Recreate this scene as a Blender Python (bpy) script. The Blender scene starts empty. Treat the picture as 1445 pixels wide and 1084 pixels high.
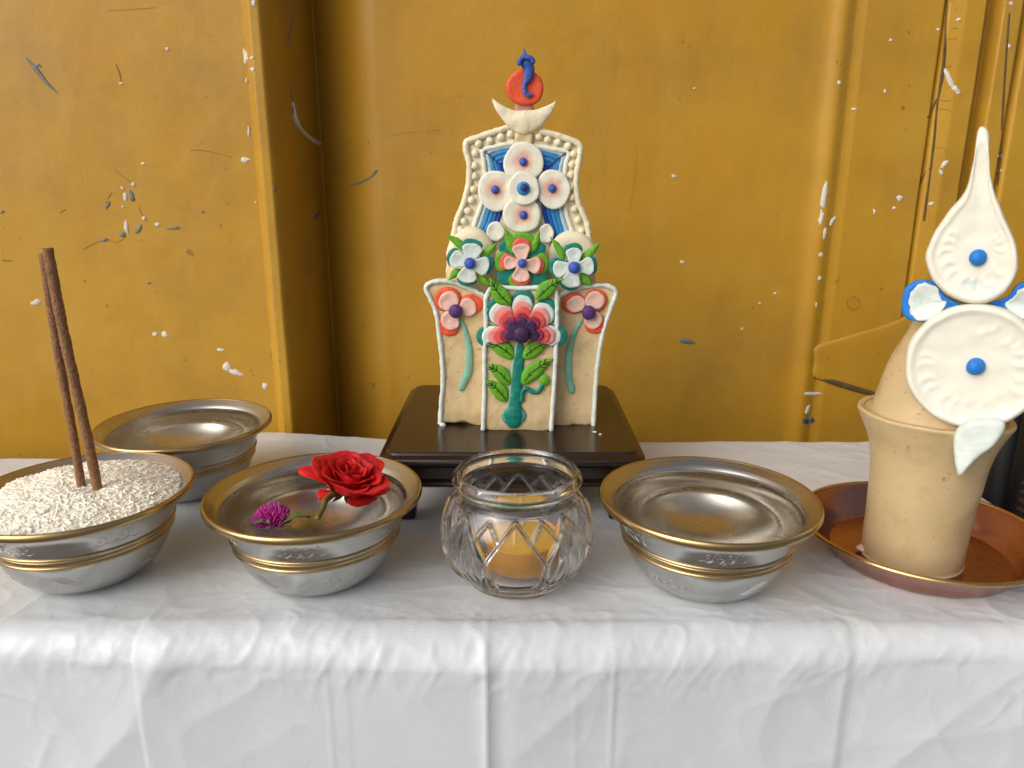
import bpy, math, random
import numpy as np
from mathutils import Vector, noise as mnoise

random.seed(7); RNG = np.random.default_rng(7)
C = bpy.context.scene.collection
R = math.radians
PI = math.pi

# ------------------------------------------------------------------ camera geometry
FPX, PITCH, CAMH = 1056.0, R(15.24), 0.2002
FWD = np.array([0, math.cos(PITCH), -math.sin(PITCH)])
UPV = np.array([0, math.sin(PITCH), math.cos(PITCH)])
RGT = np.array([1.0, 0, 0])
CAM = np.array([0, 0, CAMH])


def hit(px, py, o, n):
    """world point where the sight line meets the plane through o with normal n"""
    d = FWD + RGT * (px - 722.5) / FPX + UPV * (542 - py) / FPX
    t = np.dot(np.asarray(o) - CAM, n) / np.dot(d, n)
    return CAM + d * t


class Frame:
    """a vertical face of a thing: origin o, facing direction n (towards the viewer)"""
    def __init__(self, o, n=(0, -1, 0)):
        self.o = np.array(o, float); self.n = np.array(n, float) / np.linalg.norm(n)
        self.r = np.cross([0, 0, 1], -self.n) * -1
        self.r = self.r / np.linalg.norm(self.r)
        self.u = np.cross(self.n, self.r) * 1.0
        if self.u[2] < 0: self.u = -self.u

    def ab(self, px, py):
        p = hit(px, py, self.o, self.n) - self.o
        return (np.dot(p, self.r), np.dot(p, self.u))

    def w(self, a, b, h=0.0):
        return self.o + self.r * a + self.u * b + self.n * h

    def at(self, px, py, h=0.0):
        a, b = self.ab(px, py)
        return self.w(a, b, h)


# ------------------------------------------------------------------ numeric noise
_TAB = RNG.random((256, 256))


def vnoise(x, y):
    xi = np.floor(x).astype(int); yi = np.floor(y).astype(int)
    fx = x - xi; fy = y - yi
    fx = fx * fx * (3 - 2 * fx); fy = fy * fy * (3 - 2 * fy)
    a = _TAB[xi & 255, yi & 255]; b = _TAB[(xi + 1) & 255, yi & 255]
    c = _TAB[xi & 255, (yi + 1) & 255]; d = _TAB[(xi + 1) & 255, (yi + 1) & 255]
    return (a * (1 - fx) + b * fx) * (1 - fy) + (c * (1 - fx) + d * fx) * fy


def fbm(x, y, o=4):
    s = 0; a = 1; t = 0
    for k in range(o):
        s = s + a * (vnoise(x * 2 ** k + 17.3 * k, y * 2 ** k + 5.1 * k) * 2 - 1); t += a; a *= .5
    return s / t


def ridged(x, y, o=3, pw=4):
    s = 0; a = 1; t = 0
    for k in range(o):
        s = s + a * (1 - np.abs(vnoise(x * 2 ** k + 31.7 * k, y * 2 ** k + 11.9 * k) * 2 - 1)) ** pw; t += a; a *= .55
    return s / t


# ------------------------------------------------------------------ objects
WLOC = {}


def thing(name, label, cat, loc=(0, 0, 0), group=None):
    o = bpy.data.objects.new(name, None); C.objects.link(o)
    o.location = loc; o.empty_display_size = .01
    WLOC[o.name] = np.array(loc, float)
    return tag(o, label, cat, group)


def tag(o, label=None, cat=None, group=None, kind=None):
    if label: o['label'] = label
    if cat: o['category'] = cat
    if group: o['group'] = group
    if kind: o['kind'] = kind
    return o


def obj(name, geo, mats, parent=None, origin=None, smooth=True, rough=0.0, rscale=300.0):
    v, f = geo[0], geo[1]
    mi = geo[2] if len(geo) > 2 else None
    v = np.asarray(v, float)
    if rough and rough <= .0003: rough *= 1.4
    if rough:
        off = np.array([[mnoise.noise(Vector(p * rscale)), mnoise.noise(Vector(p * rscale + 31)), mnoise.noise(Vector(p * rscale + 67))] for p in v])
        v = v + off * rough
    o0 = np.array(origin, float) if origin is not None else v.mean(0)
    if parent is None and origin is None:
        o0 = np.array([v[:, 0].mean(), v[:, 1].mean(), v[:, 2].min()])
    me = bpy.data.meshes.new(name)
    me.from_pydata([tuple(p) for p in (v - o0)], [], [tuple(int(i) for i in q) for q in f])
    if not isinstance(mats, (list, tuple)): mats = [mats]
    for m in mats: me.materials.append(m)
    if mi is not None: me.polygons.foreach_set('material_index', np.asarray(mi, np.int32))
    if smooth: me.polygons.foreach_set('use_smooth', [True] * len(me.polygons))
    me.update()
    o = bpy.data.objects.new(name, me); C.objects.link(o)
    WLOC[o.name] = o0
    if parent is not None:
        o.parent = parent; o.location = o0 - WLOC[parent.name]
    else:
        o.location = o0
    return o


def join(*geos):
    V, F, M = [], [], []
    n = 0
    for g in geos:
        v = np.asarray(g[0], float)
        V.append(v); F += [[i + n for i in q] for q in g[1]]
        M += list(g[2]) if len(g) > 2 else [0] * len(g[1])
        n += len(v)
    return np.vstack(V), F, M


def setmat(g, k):
    return g[0], g[1], [k] * len(g[1])


# ------------------------------------------------------------------ shape makers
def closed_curve(p, n):
    p = np.asarray(p, float); m = len(p); out = []
    for k in range(n):
        t = k / n * m; i = int(t); t -= i
        a, b, c, d = p[(i - 1) % m], p[i % m], p[(i + 1) % m], p[(i + 2) % m]
        out.append(.5 * (2 * b + (c - a) * t + (2 * a - 5 * b + 4 * c - d) * t * t + (3 * b - a - 3 * c + d) * t ** 3))
    return np.array(out)


def open_curve(p, n):
    p = np.asarray(p, float); m = len(p); out = []
    for k in range(n):
        t = k / (n - 1) * (m - 1); i = min(int(t), m - 2); t -= i
        b, c = p[i], p[i + 1]
        a = p[i - 1] if i > 0 else 2 * b - c
        d = p[i + 2] if i + 2 < m else 2 * c - b
        out.append(.5 * (2 * b + (c - a) * t + (2 * a - 5 * b + 4 * c - d) * t * t + (3 * b - a - 3 * c + d) * t ** 3))
    return np.array(out)


def ellipse(cx, cy, rx, ry, rot=0, n=12):
    out = []
    for k in range(n):
        a = 2 * PI * k / n
        x, y = rx * math.cos(a), ry * math.sin(a)
        out.append((cx + x * math.cos(rot) - y * math.sin(rot), cy + x * math.sin(rot) + y * math.cos(rot)))
    return out


def pad(fr, px, h0, t, dome=0.0, n=40, center=None, edge=.16, relief=None, curved=True, jag=0.0, lumpy=True, nin=8):
    """a pressed piece of dough: outline in pixels on face fr, standing t proud of height h0, with a rounded edge"""
    ab = np.array([fr.ab(*q) for q in px])
    ab = closed_curve(ab, n) if curved else ab
    n = len(ab)
    c = np.array(fr.ab(*center)) if center is not None else ab.mean(0)
    if lumpy and n < 60:
        an = np.arctan2(ab[:, 1] - c[1], ab[:, 0] - c[0]); f1, f2, f3 = RNG.uniform(0, 6.3, 3)
        ab = c + (ab - c) * (1 + .022 * np.sin(2 * an + f1) + .018 * np.sin(3 * an + f2) + .010 * np.sin(5 * an + f3))[:, None]
    if jag:
        ab = ab + RNG.normal(size=ab.shape) * jag
    e = edge
    rings = [(1 - .25 * e, 0), (1, .22), (1, .5), (1 - .12 * e, .75), (1 - .45 * e, .93), (1 - e, 1)]
    inner = np.linspace(1 - e, 0, nin)[1:-1]
    rings += [(s, 1) for s in inner]
    V = []
    for s, k in rings:
        for q in ab:
            p = c + (q - c) * s
            h = h0 + t * k + dome * (1 - s * s) * (1 if k == 1 else k)
            if relief is not None and k >= .93:
                d = q - c
                h += relief(s, math.atan2(d[1], d[0]))
            V.append(fr.w(p[0], p[1], h))
    V.append(fr.w(c[0], c[1], h0 + t + dome + (relief(0, 0) if relief else 0)))
    F = []
    for r in range(len(rings) - 1):
        for k in range(n):
            F.append([r * n + k, r * n + (k + 1) % n, (r + 1) * n + (k + 1) % n, (r + 1) * n + k])
    L = (len(rings) - 1) * n
    for k in range(n):
        F.append([L + k, L + (k + 1) % n, len(V) - 1])
    F.append(list(range(n))[::-1])
    V = np.array(V)
    a = V[F[0][1]] - V[F[0][0]]
    # orientation: make the front fan face fr.n
    q = F[-2]
    nn = np.cross(V[q[1]] - V[q[0]], V[q[2]] - V[q[0]])
    if np.dot(nn, fr.n) < 0:
        F = [f[::-1] for f in F]
    return V, F


def slab(fr, px, thick, n=72, edge=.05, h0=0.0, center=None):
    return pad(fr, px, h0 - thick, thick, n=n, edge=edge, center=center)


def tube(pts, rad, nrm=None, flat=1.0, n=10, m=None, smooth=True, blunt=False):
    """a rolled string through points; rad a number or list; flat squashes it along nrm"""
    pts = np.asarray(pts, float)
    rad = np.asarray(rad if np.ndim(rad) else [rad] * len(pts), float)
    m = m or max(8, 6 * len(pts))
    if smooth:
        P = open_curve(pts, m); r = np.interp(np.linspace(0, 1, m), np.linspace(0, 1, len(pts)), rad)
    else:
        P, r = pts, rad; m = len(pts)
    T = np.gradient(P, axis=0); T /= np.linalg.norm(T, axis=1)[:, None] + 1e-12
    V = []
    # rounded ends
    E0 = [(-.92, .38), (-.7, .71), (-.38, .92)]
    rows = []
    if blunt: E0 = [(0, .86)]
    for a, s in E0: rows.append((P[0] + T[0] * a * r[0], r[0] * s, T[0]))
    for i in range(m): rows.append((P[i], r[i], T[i]))
    for a, s in E0[::-1]: rows.append((P[-1] - T[-1] * a * r[-1], r[-1] * s, T[-1]))
    up = np.array(nrm if nrm is not None else (0.31, 0.52, 0.8), float)
    for p, q, t in rows:
        s = np.cross(t, up); s /= np.linalg.norm(s) + 1e-12
        b = np.cross(s, t)
        for k in range(n):
            a = 2 * PI * k / n
            V.append(p + s * math.cos(a) * q + b * math.sin(a) * q * flat)
    F = []
    K = len(rows)
    for i in range(K - 1):
        for k in range(n):
            F.append([i * n + k, i * n + (k + 1) % n, (i + 1) * n + (k + 1) % n, (i + 1) * n + k])
    F.append(list(range(n))[::-1]); F.append([(K - 1) * n + k for k in range(n)])
    V = np.array(V)
    return V, F


def ball(c, r, sq=(1, 1, 1), n=16, m=10):
    V = []; F = []
    for i in range(m + 1):
        t = PI * i / m
        for k in range(n):
            a = 2 * PI * k / n
            V.append([c[0] + r * sq[0] * math.sin(t) * math.cos(a), c[1] + r * sq[1] * math.sin(t) * math.sin(a), c[2] + r * sq[2] * math.cos(t)])
    for i in range(m):
        for k in range(n):
            F.append([i * n + k, (i + 1) * n + k, (i + 1) * n + (k + 1) % n, i * n + (k + 1) % n])
    return np.array(V), F


def lathe(prof, c, n=96, fn=None):
    """closed or open profile [(r, z)...] turned round the vertical through c"""
    V = []; F = []
    m = len(prof)
    for r, z in prof:
        for k in range(n):
            a = 2 * PI * k / n
            rr = r + (fn(a, r, z) if fn else 0)
            V.append([c[0] + rr * math.cos(a), c[1] + rr * math.sin(a), c[2] + z])
    for i in range(m - 1):
        for k in range(n):
            F.append([i * n + k, i * n + (k + 1) % n, (i + 1) * n + (k + 1) % n, (i + 1) * n + k])
    return np.array(V), F


def smooth_prof(p, n):
    return [tuple(q) for q in open_curve(p, n)]


def box(x0, x1, y0, y1, z0, z1, b=0.001):
    """box with bevelled edges: three nested rings per side"""
    V = []; F = []
    def ring(z, i):
        k = len(V)
        c = b - i if i < b else 0
        for (x, y) in ((x0 + i + b * .6, y0 + i), (x1 - i - b * .6, y0 + i), (x1 - i, y0 + i + b * .6), (x1 - i, y1 - i - b * .6),
                       (x1 - i - b * .6, y1 - i), (x0 + i + b * .6, y1 - i), (x0 + i, y1 - i - b * .6), (x0 + i, y0 + i + b * .6)):
            V.append([x, y, z])
        return k
    ks = [ring(z0, b), ring(z0 + b * .3, b * .3), ring(z0 + b, 0), ring(z1 - b, 0), ring(z1 - b * .3, b * .3), ring(z1, b)]
    for a, c in zip(ks[:-1], ks[1:]):
        for k in range(8):
            F.append([a + k, a + (k + 1) % 8, c + (k + 1) % 8, c + k])
    F.append([ks[0] + k for k in range(8)][::-1]); F.append([ks[-1] + k for k in range(8)])
    return np.array(V), F


# ------------------------------------------------------------------ materials
def mat(name, col, rough=.5, metal=0.0, spec=.5, sss=0.0, var=0.0, vscale=60, speck=None, bump=0.0, bscale=200, extra=None, coat=0.0):
    m = bpy.data.materials.new(name); m.use_nodes = True
    nt = m.node_tree; N = nt.nodes; L = nt.links
    b = N['Principled BSDF']
    b.inputs['Roughness'].default_value = rough; b.inputs['Metallic'].default_value = metal
    b.inputs['Specular IOR Level'].default_value = spec
    b.inputs['Base Color'].default_value = (*col, 1)
    if coat: b.inputs['Coat Weight'].default_value = coat; b.inputs['Coat Roughness'].default_value = .15
    if sss:
        b.inputs['Subsurface Weight'].default_value = sss
        b.inputs['Subsurface Radius'].default_value = (1.0, .6, .35)
        b.inputs['Subsurface Scale'].default_value = .0025
    tc = N.new('ShaderNodeTexCoord'); src = tc.outputs['Object']
    colsock = None
    if var:
        n = N.new('ShaderNodeTexNoise'); n.inputs['Scale'].default_value = vscale; n.inputs['Detail'].default_value = 6
        L.new(src, n.inputs['Vector'])
        r = N.new('ShaderNodeMapRange'); r.inputs['From Min'].default_value = .25; r.inputs['From Max'].default_value = .75
        r.inputs['To Min'].default_value = 1 - var; r.inputs['To Max'].default_value = 1 + var
        L.new(n.outputs['Fac'], r.inputs['Value'])
        mx = N.new('ShaderNodeMix'); mx.data_type = 'RGBA'; mx.blend_type = 'MULTIPLY'; mx.inputs['Factor'].default_value = 1
        mx.inputs['A'].default_value = (*col, 1)
        L.new(r.outputs['Result'], mx.inputs['B']); colsock = mx.outputs['Result']
    if speck:
        sc, thr, scol, amt = speck
        v = N.new('ShaderNodeTexNoise'); v.inputs['Scale'].default_value = sc; v.inputs['Detail'].default_value = 3
        L.new(src, v.inputs['Vector'])
        rr = N.new('ShaderNodeMapRange'); rr.inputs['From Min'].default_value = thr; rr.inputs['From Max'].default_value = thr + .07
        rr.inputs['To Max'].default_value = amt
        L.new(v.outputs['Fac'], rr.inputs['Value'])
        mx = N.new('ShaderNodeMix'); mx.data_type = 'RGBA'
        L.new(rr.outputs['Result'], mx.inputs['Factor'])
        if colsock: L.new(colsock, mx.inputs['A'])
        else: mx.inputs['A'].default_value = (*col, 1)
        mx.inputs['B'].default_value = (*scol, 1); colsock = mx.outputs['Result']
    if extra: colsock = extra(nt, src, colsock, col) or colsock
    if colsock: L.new(colsock, b.inputs['Base Color'])
    if bump:
        n = N.new('ShaderNodeTexNoise'); n.inputs['Scale'].default_value = bscale; n.inputs['Detail'].default_value = 5
        L.new(src, n.inputs['Vector'])
        bp = N.new('ShaderNodeBump'); bp.inputs['Strength'].default_value = bump; bp.inputs['Distance'].default_value = .001
        L.new(n.outputs['Fac'], bp.inputs['Height']); L.new(bp.outputs['Normal'], b.inputs['Normal'])
    return m


def clay(name, col, rough=.5, sss=.15):
    return mat(name, col, rough=rough, sss=sss, var=.13, vscale=140, bump=.35, bscale=420, spec=.4)


M = {}
M['cream'] = clay('cream dough', (.80, .72, .51))
M['white'] = clay('white dough', (.80, .78, .66))
M['rope'] = clay('pale blue white dough', (.68, .75, .70))
M['pink'] = clay('pink dough', (.78, .50, .42))
M['rosepink'] = clay('rose dough', (.72, .30, .28))
M['red'] = clay('orange red dough', (.76, .095, .03))
M['coral'] = clay('coral dough', (.72, .11, .085))
M['maroon'] = clay('maroon dough', (.30, .025, .07))
M['purple'] = clay('purple dough', (.052, .016, .075))
M['violet'] = clay('violet dough', (.09, .03, .15))
M['teal'] = clay('teal dough', (.004, .20, .15))
M['mint'] = clay('mint dough', (.20, .46, .34))
M['palewhite'] = clay('pale green white dough', (.64, .72, .66))
M['green'] = clay('leaf green dough', (.13, .38, .015))
M['vein'] = clay('vein groove shade', (.012, .06, .006))  # dark green stands in for the shade inside the leaf grooves
M['blue'] = clay('royal blue dough', (.04, .10, .42))
M['blue1'] = clay('dark blue dough', (.012, .055, .33))
M['blue2'] = clay('mid blue dough', (.01, .12, .47))
M['blue3'] = clay('light blue dough', (.03, .23, .52))
M['blue4'] = clay('pale blue dough', (.42, .58, .66))
M['sky'] = clay('bright blue dough', (.015, .19, .62))
M['navy'] = clay('navy dough', (.02, .03, .18))
M['stick'] = mat('dark stick', (.03, .025, .02), rough=.6)


def mottled(nt, src, cs, col):
    N, L = nt.nodes, nt.links
    v = N.new('ShaderNodeTexNoise'); v.inputs['Scale'].default_value = 55; v.inputs['Detail'].default_value = 8; v.inputs['Roughness'].default_value = .65
    L.new(src, v.inputs['Vector'])
    rr = N.new('ShaderNodeMapRange'); rr.inputs['From Min'].default_value = .50; rr.inputs['From Max'].default_value = .68; rr.inputs['To Max'].default_value = .6
    L.new(v.outputs['Fac'], rr.inputs['Value'])
    mx = N.new('ShaderNodeMix'); mx.data_type = 'RGBA'
    L.new(rr.outputs['Result'], mx.inputs['Factor']); L.new(cs, mx.inputs['A'])
    mx.inputs['B'].default_value = (.43, .29, .13, 1)
    return mx.outputs['Result']


M['dough'] = mat('beige dough', (.68, .52, .29), rough=.42, sss=.25, var=.10, vscale=40, speck=(420, .66, (.28, .12, .05), .7), bump=.8, bscale=120, extra=mottled)
M['dough2'] = mat('smooth beige dough', (.57, .43, .235), rough=.38, sss=.25, var=.07, vscale=30, speck=(330, .66, (.27, .13, .05), .6), bump=.3, bscale=90, extra=mottled)


def blush(nt, src, cs, col):
    N, L = nt.nodes, nt.links
    ln = N.new('ShaderNodeVectorMath'); ln.operation = 'LENGTH'; L.new(src, ln.inputs[0])
    n = N.new('ShaderNodeTexNoise'); n.inputs['Scale'].default_value = 250; L.new(src, n.inputs['Vector'])
    ma = N.new('ShaderNodeMath'); ma.operation = 'MULTIPLY_ADD'; ma.inputs[1].default_value = .003; L.new(n.outputs['Fac'], ma.inputs[0]); L.new(ln.outputs['Value'], ma.inputs[2])
    rr = N.new('ShaderNodeMapRange'); rr.inputs['From Min'].default_value = .0040; rr.inputs['From Max'].default_value = .0092
    rr.inputs['To Min'].default_value = .85; rr.inputs['To Max'].default_value = 0
    L.new(ma.outputs['Value'], rr.inputs['Value'])
    mx = N.new('ShaderNodeMix'); mx.data_type = 'RGBA'; L.new(rr.outputs['Result'], mx.inputs['Factor'])
    L.new(cs, mx.inputs['A']); mx.inputs['B'].default_value = (.80, .27, .17, 1)
    return mx.outputs['Result']


M['blush'] = mat('white dough dyed pink at the centre', (.81, .78, .64), rough=.5, sss=.15, var=.05, vscale=300, bump=.2, bscale=400, extra=blush)


def stain(col2, r0, r1):
    def f(nt, src, cs, col):
        N, L = nt.nodes, nt.links
        n = N.new('ShaderNodeTexNoise'); n.inputs['Scale'].default_value = 300; n.inputs['Detail'].default_value = 4; L.new(src, n.inputs['Vector'])
        sp = N.new('ShaderNodeSeparateXYZ'); L.new(src, sp.inputs[0])
        ln = N.new('ShaderNodeVectorMath'); ln.operation = 'LENGTH'
        ad = N.new('ShaderNodeVectorMath'); ad.operation = 'ADD'; ad.inputs[1].default_value = (.001, 0, .012); L.new(src, ad.inputs[0]); L.new(ad.outputs[0], ln.inputs[0])
        ma = N.new('ShaderNodeMath'); ma.operation = 'MULTIPLY_ADD'; ma.inputs[1].default_value = .008; L.new(n.outputs['Fac'], ma.inputs[0]); L.new(ln.outputs['Value'], ma.inputs[2])
        rr = N.new('ShaderNodeMapRange'); rr.inputs['From Min'].default_value = r0; rr.inputs['From Max'].default_value = r1
        rr.inputs['To Min'].default_value = .4; rr.inputs['To Max'].default_value = 0
        L.new(ma.outputs['Value'], rr.inputs['Value'])
        mx = N.new('ShaderNodeMix'); mx.data_type = 'RGBA'; L.new(rr.outputs['Result'], mx.inputs['Factor'])
        L.new(cs, mx.inputs['A']); mx.inputs['B'].default_value = (*col2, 1)
        return mx.outputs['Result']
    return f


M['drop'] = mat('ivory dough with a faint blue stain', (.80, .775, .66), rough=.4, sss=.2, var=.04, vscale=120, bump=.2, bscale=150, extra=stain((.35, .62, .66), .0060, .0085))
M['ivory'] = mat('ivory dough', (.79, .765, .66), rough=.42, sss=.2, var=.04, vscale=120, bump=.2, bscale=150)


def wall_paint():
    m = bpy.data.materials.new('worn yellow paint'); m.use_nodes = True
    nt = m.node_tree; N, L = nt.nodes, nt.links; b = N['Principled BSDF']
    tc = N.new('ShaderNodeTexCoord'); src = tc.outputs['Object']

    def noise(scale, det=4, rough=.55, vec=None, stretch=None):
        n = N.new('ShaderNodeTexNoise'); n.inputs['Scale'].default_value = scale; n.inputs['Detail'].default_value = det; n.inputs['Roughness'].default_value = rough
        s = src
        if stretch:
            mp = N.new('ShaderNodeMapping'); mp.inputs['Scale'].default_value = stretch; L.new(src, mp.inputs['Vector']); s = mp.outputs['Vector']
        L.new(s, n.inputs['Vector']); return n.outputs['Fac']

    def rng(s, a, c, lo, hi):
        r = N.new('ShaderNodeMapRange'); r.inputs['From Min'].default_value = a; r.inputs['From Max'].default_value = c
        r.inputs['To Min'].default_value = lo; r.inputs['To Max'].default_value = hi; L.new(s, r.inputs['Value']); return r.outputs['Result']

    def mixc(a, fac, c):
        x = N.new('ShaderNodeMix'); x.data_type = 'RGBA'
        if isinstance(fac, float): x.inputs['Factor'].default_value = fac
        else: L.new(fac, x.inputs['Factor'])
        if isinstance(a, tuple): x.inputs['A'].default_value = (*a, 1)
        else: L.new(a, x.inputs['A'])
        x.inputs['B'].default_value = (*c, 1); return x.outputs['Result']

    c = mixc((.48, .268, .025), rng(noise(3.2, 6, .65), .40, .62, 0, 1), (.465, .232, .013))
    c = mixc(c, rng(noise(9, 6, .65), .48, .68, 0, .85), (.38, .205, .026))       # handled, greyer areas
    c = mixc(c, rng(noise(5, 6, .7, stretch=(5, 1, .5)), .50, .70, 0, .30), (.50, .31, .06))   # pale vertical wear
    c = mixc(c, rng(noise(24, 4, .6, stretch=(.7, 1, 1.8)), .64, .78, 0, .30), (.33, .15, .02))   # stains
    c = mixc(c, rng(noise(170, 3, .5), .715, .76, 0, .6), (.15, .065, .015))    # specks
    c = mixc(c, rng(noise(60, 2, .5), .745, .775, 0, .55), (.12, .06, .02))
    L.new(c, b.inputs['Base Color'])
    L.new(rng(noise(14, 5), .3, .7, .36, .56), b.inputs['Roughness'])
    b.inputs['Specular IOR Level'].default_value = .35
    bp = N.new('ShaderNodeBump'); bp.inputs['Strength'].default_value = .22; bp.inputs['Distance'].default_value = .002
    ad = N.new('ShaderNodeMath'); ad.operation = 'ADD'
    L.new(rng(noise(90, 6, .6), 0, 1, 0, .7), ad.inputs[0]); L.new(rng(noise(16, 4, .5), 0, 1, 0, 2.2), ad.inputs[1])
    L.new(ad.outputs[0], bp.inputs['Height']); L.new(bp.outputs['Normal'], b.inputs['Normal'])
    return m


M['wall'] = wall_paint()
M['chipwhite'] = mat('bare primer', (.66, .62, .54), rough=.8, var=.15, vscale=400)
M['chipgrey'] = mat('bare grey steel', (.16, .17, .16), rough=.6, var=.3, vscale=300)
M['chipblue'] = mat('old blue paint', (.03, .075, .16), rough=.7, var=.3, vscale=300)
M['scratch'] = mat('brown scratch', (.27, .14, .025), rough=.8, var=.3, vscale=300)
M['filler_and_shade'] = mat('dark seam filler and brace shade', (.11, .065, .02), rough=.8, var=.4, vscale=150)  # seam filler, and the painted shade under the brace


def cloth_mat():
    m = bpy.data.materials.new('embossed white plastic sheet'); m.use_nodes = True
    nt = m.node_tree; N, L = nt.nodes, nt.links; b = N['Principled BSDF']
    b.inputs['Roughness'].default_value = .33; b.inputs['Specular IOR Level'].default_value = .5
    at = N.new('ShaderNodeAttribute'); at.attribute_name = 'sheet'   # x along, y down the sheet, z layer
    sp = N.new('ShaderNodeSeparateXYZ'); L.new(at.outputs['Vector'], sp.inputs[0])
    mx = N.new('ShaderNodeMix'); mx.data_type = 'RGBA'; L.new(sp.outputs[2], mx.inputs['Factor'])
    mx.inputs['A'].default_value = (.665, .695, .725, 1); mx.inputs['B'].default_value = (.61, .64, .675, 1)
    L.new(mx.outputs['Result'], b.inputs['Base Color'])
    # embossing: a fine grid of dots
    def wave(o):
        a = N.new('ShaderNodeMath'); a.operation = 'MULTIPLY'; a.inputs[1].default_value = 2 * PI / .0017; L.new(o, a.inputs[0])
        s = N.new('ShaderNodeMath'); s.operation = 'SINE'; L.new(a.outputs[0], s.inputs[0]); return s.outputs[0]
    pr = N.new('ShaderNodeMath'); pr.operation = 'MULTIPLY'; L.new(wave(sp.outputs[0]), pr.inputs[0]); L.new(wave(sp.outputs[1]), pr.inputs[1])
    n = N.new('ShaderNodeTexNoise'); n.inputs['Scale'].default_value = 14; n.inputs['Detail'].default_value = 3; L.new(at.outputs['Vector'], n.inputs['Vector'])
    rr = N.new('ShaderNodeMapRange'); rr.inputs['From Min'].default_value = .42; rr.inputs['From Max'].default_value = .62; L.new(n.outputs['Fac'], rr.inputs['Value'])
    p2 = N.new('ShaderNodeMath'); p2.operation = 'MULTIPLY'; L.new(pr.outputs[0], p2.inputs[0]); L.new(rr.outputs['Result'], p2.inputs[1])
    n2 = N.new('ShaderNodeTexNoise'); n2.inputs['Scale'].default_value = 70; n2.inputs['Detail'].default_value = 6; n2.inputs['Distortion'].default_value = 1.2
    L.new(at.outputs['Vector'], n2.inputs['Vector'])
    sm = N.new('ShaderNodeMath'); sm.operation = 'MULTIPLY_ADD'; sm.inputs[1].default_value = 5.0; L.new(n2.outputs['Fac'], sm.inputs[0]); L.new(p2.outputs[0], sm.inputs[2])
    bp = N.new('ShaderNodeBump'); bp.inputs['Strength'].default_value = .17; bp.inputs['Distance'].default_value = .0003
    L.new(sm.outputs[0], bp.inputs['Height']); L.new(bp.outputs['Normal'], b.inputs['Normal'])
    return m


M['cloth'] = cloth_mat()


def metal(name, col, rough, aniso=.0, var=.1, bump=.0, tint=None):
    m = mat(name, col, rough=rough, metal=1.0, var=var * .4, vscale=45)
    nt = m.node_tree; N, L = nt.nodes, nt.links; b = N['Principled BSDF']
    if aniso:
        b.inputs['Anisotropic'].default_value = aniso
        t = N.new('ShaderNodeTangent'); t.direction_type = 'RADIAL'; t.axis = 'Z'; L.new(t.outputs[0], b.inputs['Tangent'])
    tc = N.new('ShaderNodeTexCoord')
    n = N.new('ShaderNodeTexNoise'); n.inputs['Scale'].default_value = 120; n.inputs['Detail'].default_value = 6; L.new(tc.outputs['Object'], n.inputs['Vector'])
    r = N.new('ShaderNodeMapRange'); r.inputs['From Min'].default_value = .3; r.inputs['From Max'].default_value = .7
    r.inputs['To Min'].default_value = rough * .9; r.inputs['To Max'].default_value = rough * 1.12; L.new(n.outputs['Fac'], r.inputs['Value'])
    L.new(r.outputs['Result'], b.inputs['Roughness'])
    # turned grooves round the axis
    mp = N.new('ShaderNodeMapping'); mp.inputs['Scale'].default_value = (0, 0, 480); L.new(tc.outputs['Object'], mp.inputs['Vector'])
    g = N.new('ShaderNodeTexNoise'); g.inputs['Scale'].default_value = 1.0; g.inputs['Detail'].default_value = 3; L.new(mp.outputs['Vector'], g.inputs['Vector'])
    g2 = N.new('ShaderNodeTexNoise'); g2.inputs['Scale'].default_value = 60; g2.inputs['Detail'].default_value = 2; L.new(tc.outputs['Object'], g2.inputs['Vector'])
    ad = N.new('ShaderNodeMath'); ad.operation = 'MULTIPLY_ADD'; ad.inputs[1].default_value = .25; L.new(g2.outputs['Fac'], ad.inputs[0]); L.new(g.outputs['Fac'], ad.inputs[2])
    bp = N.new('ShaderNodeBump'); bp.inputs['Strength'].default_value = .06; bp.inputs['Distance'].default_value = .0002 + bump
    L.new(ad.outputs[0], bp.inputs['Height']); L.new(bp.outputs['Normal'], b.inputs['Normal'])
    return m


M['steel'] = metal('brushed steel', (.52, .51, .485), .22, .35)
M['steelin'] = metal('brushed steel inside', (.50, .485, .45), .25, .5)
M['etch'] = metal('engraved lines', (.55, .54, .52), .42)
M['brass'] = metal('worn brass', (.46, .335, .165), .24, .2, .25)
M['copper'] = metal('old copper', (.41, .20, .15), .27, .1, .35)
M['platerim'] = metal('brassy copper rim', (.55, .36, .16), .24, .1, .2)
M['chrome'] = metal('chrome', (.6, .6, .6), .12)


def water_mat():
    m = bpy.data.materials.new('clear water'); m.use_nodes = True
    b = m.node_tree.nodes['Principled BSDF']
    b.inputs['Transmission Weight'].default_value = 1; b.inputs['Roughness'].default_value = 0; b.inputs['IOR'].default_value = 1.37
    b.inputs['Base Color'].default_value = (.97, .97, .955, 1)
    return m


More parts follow.
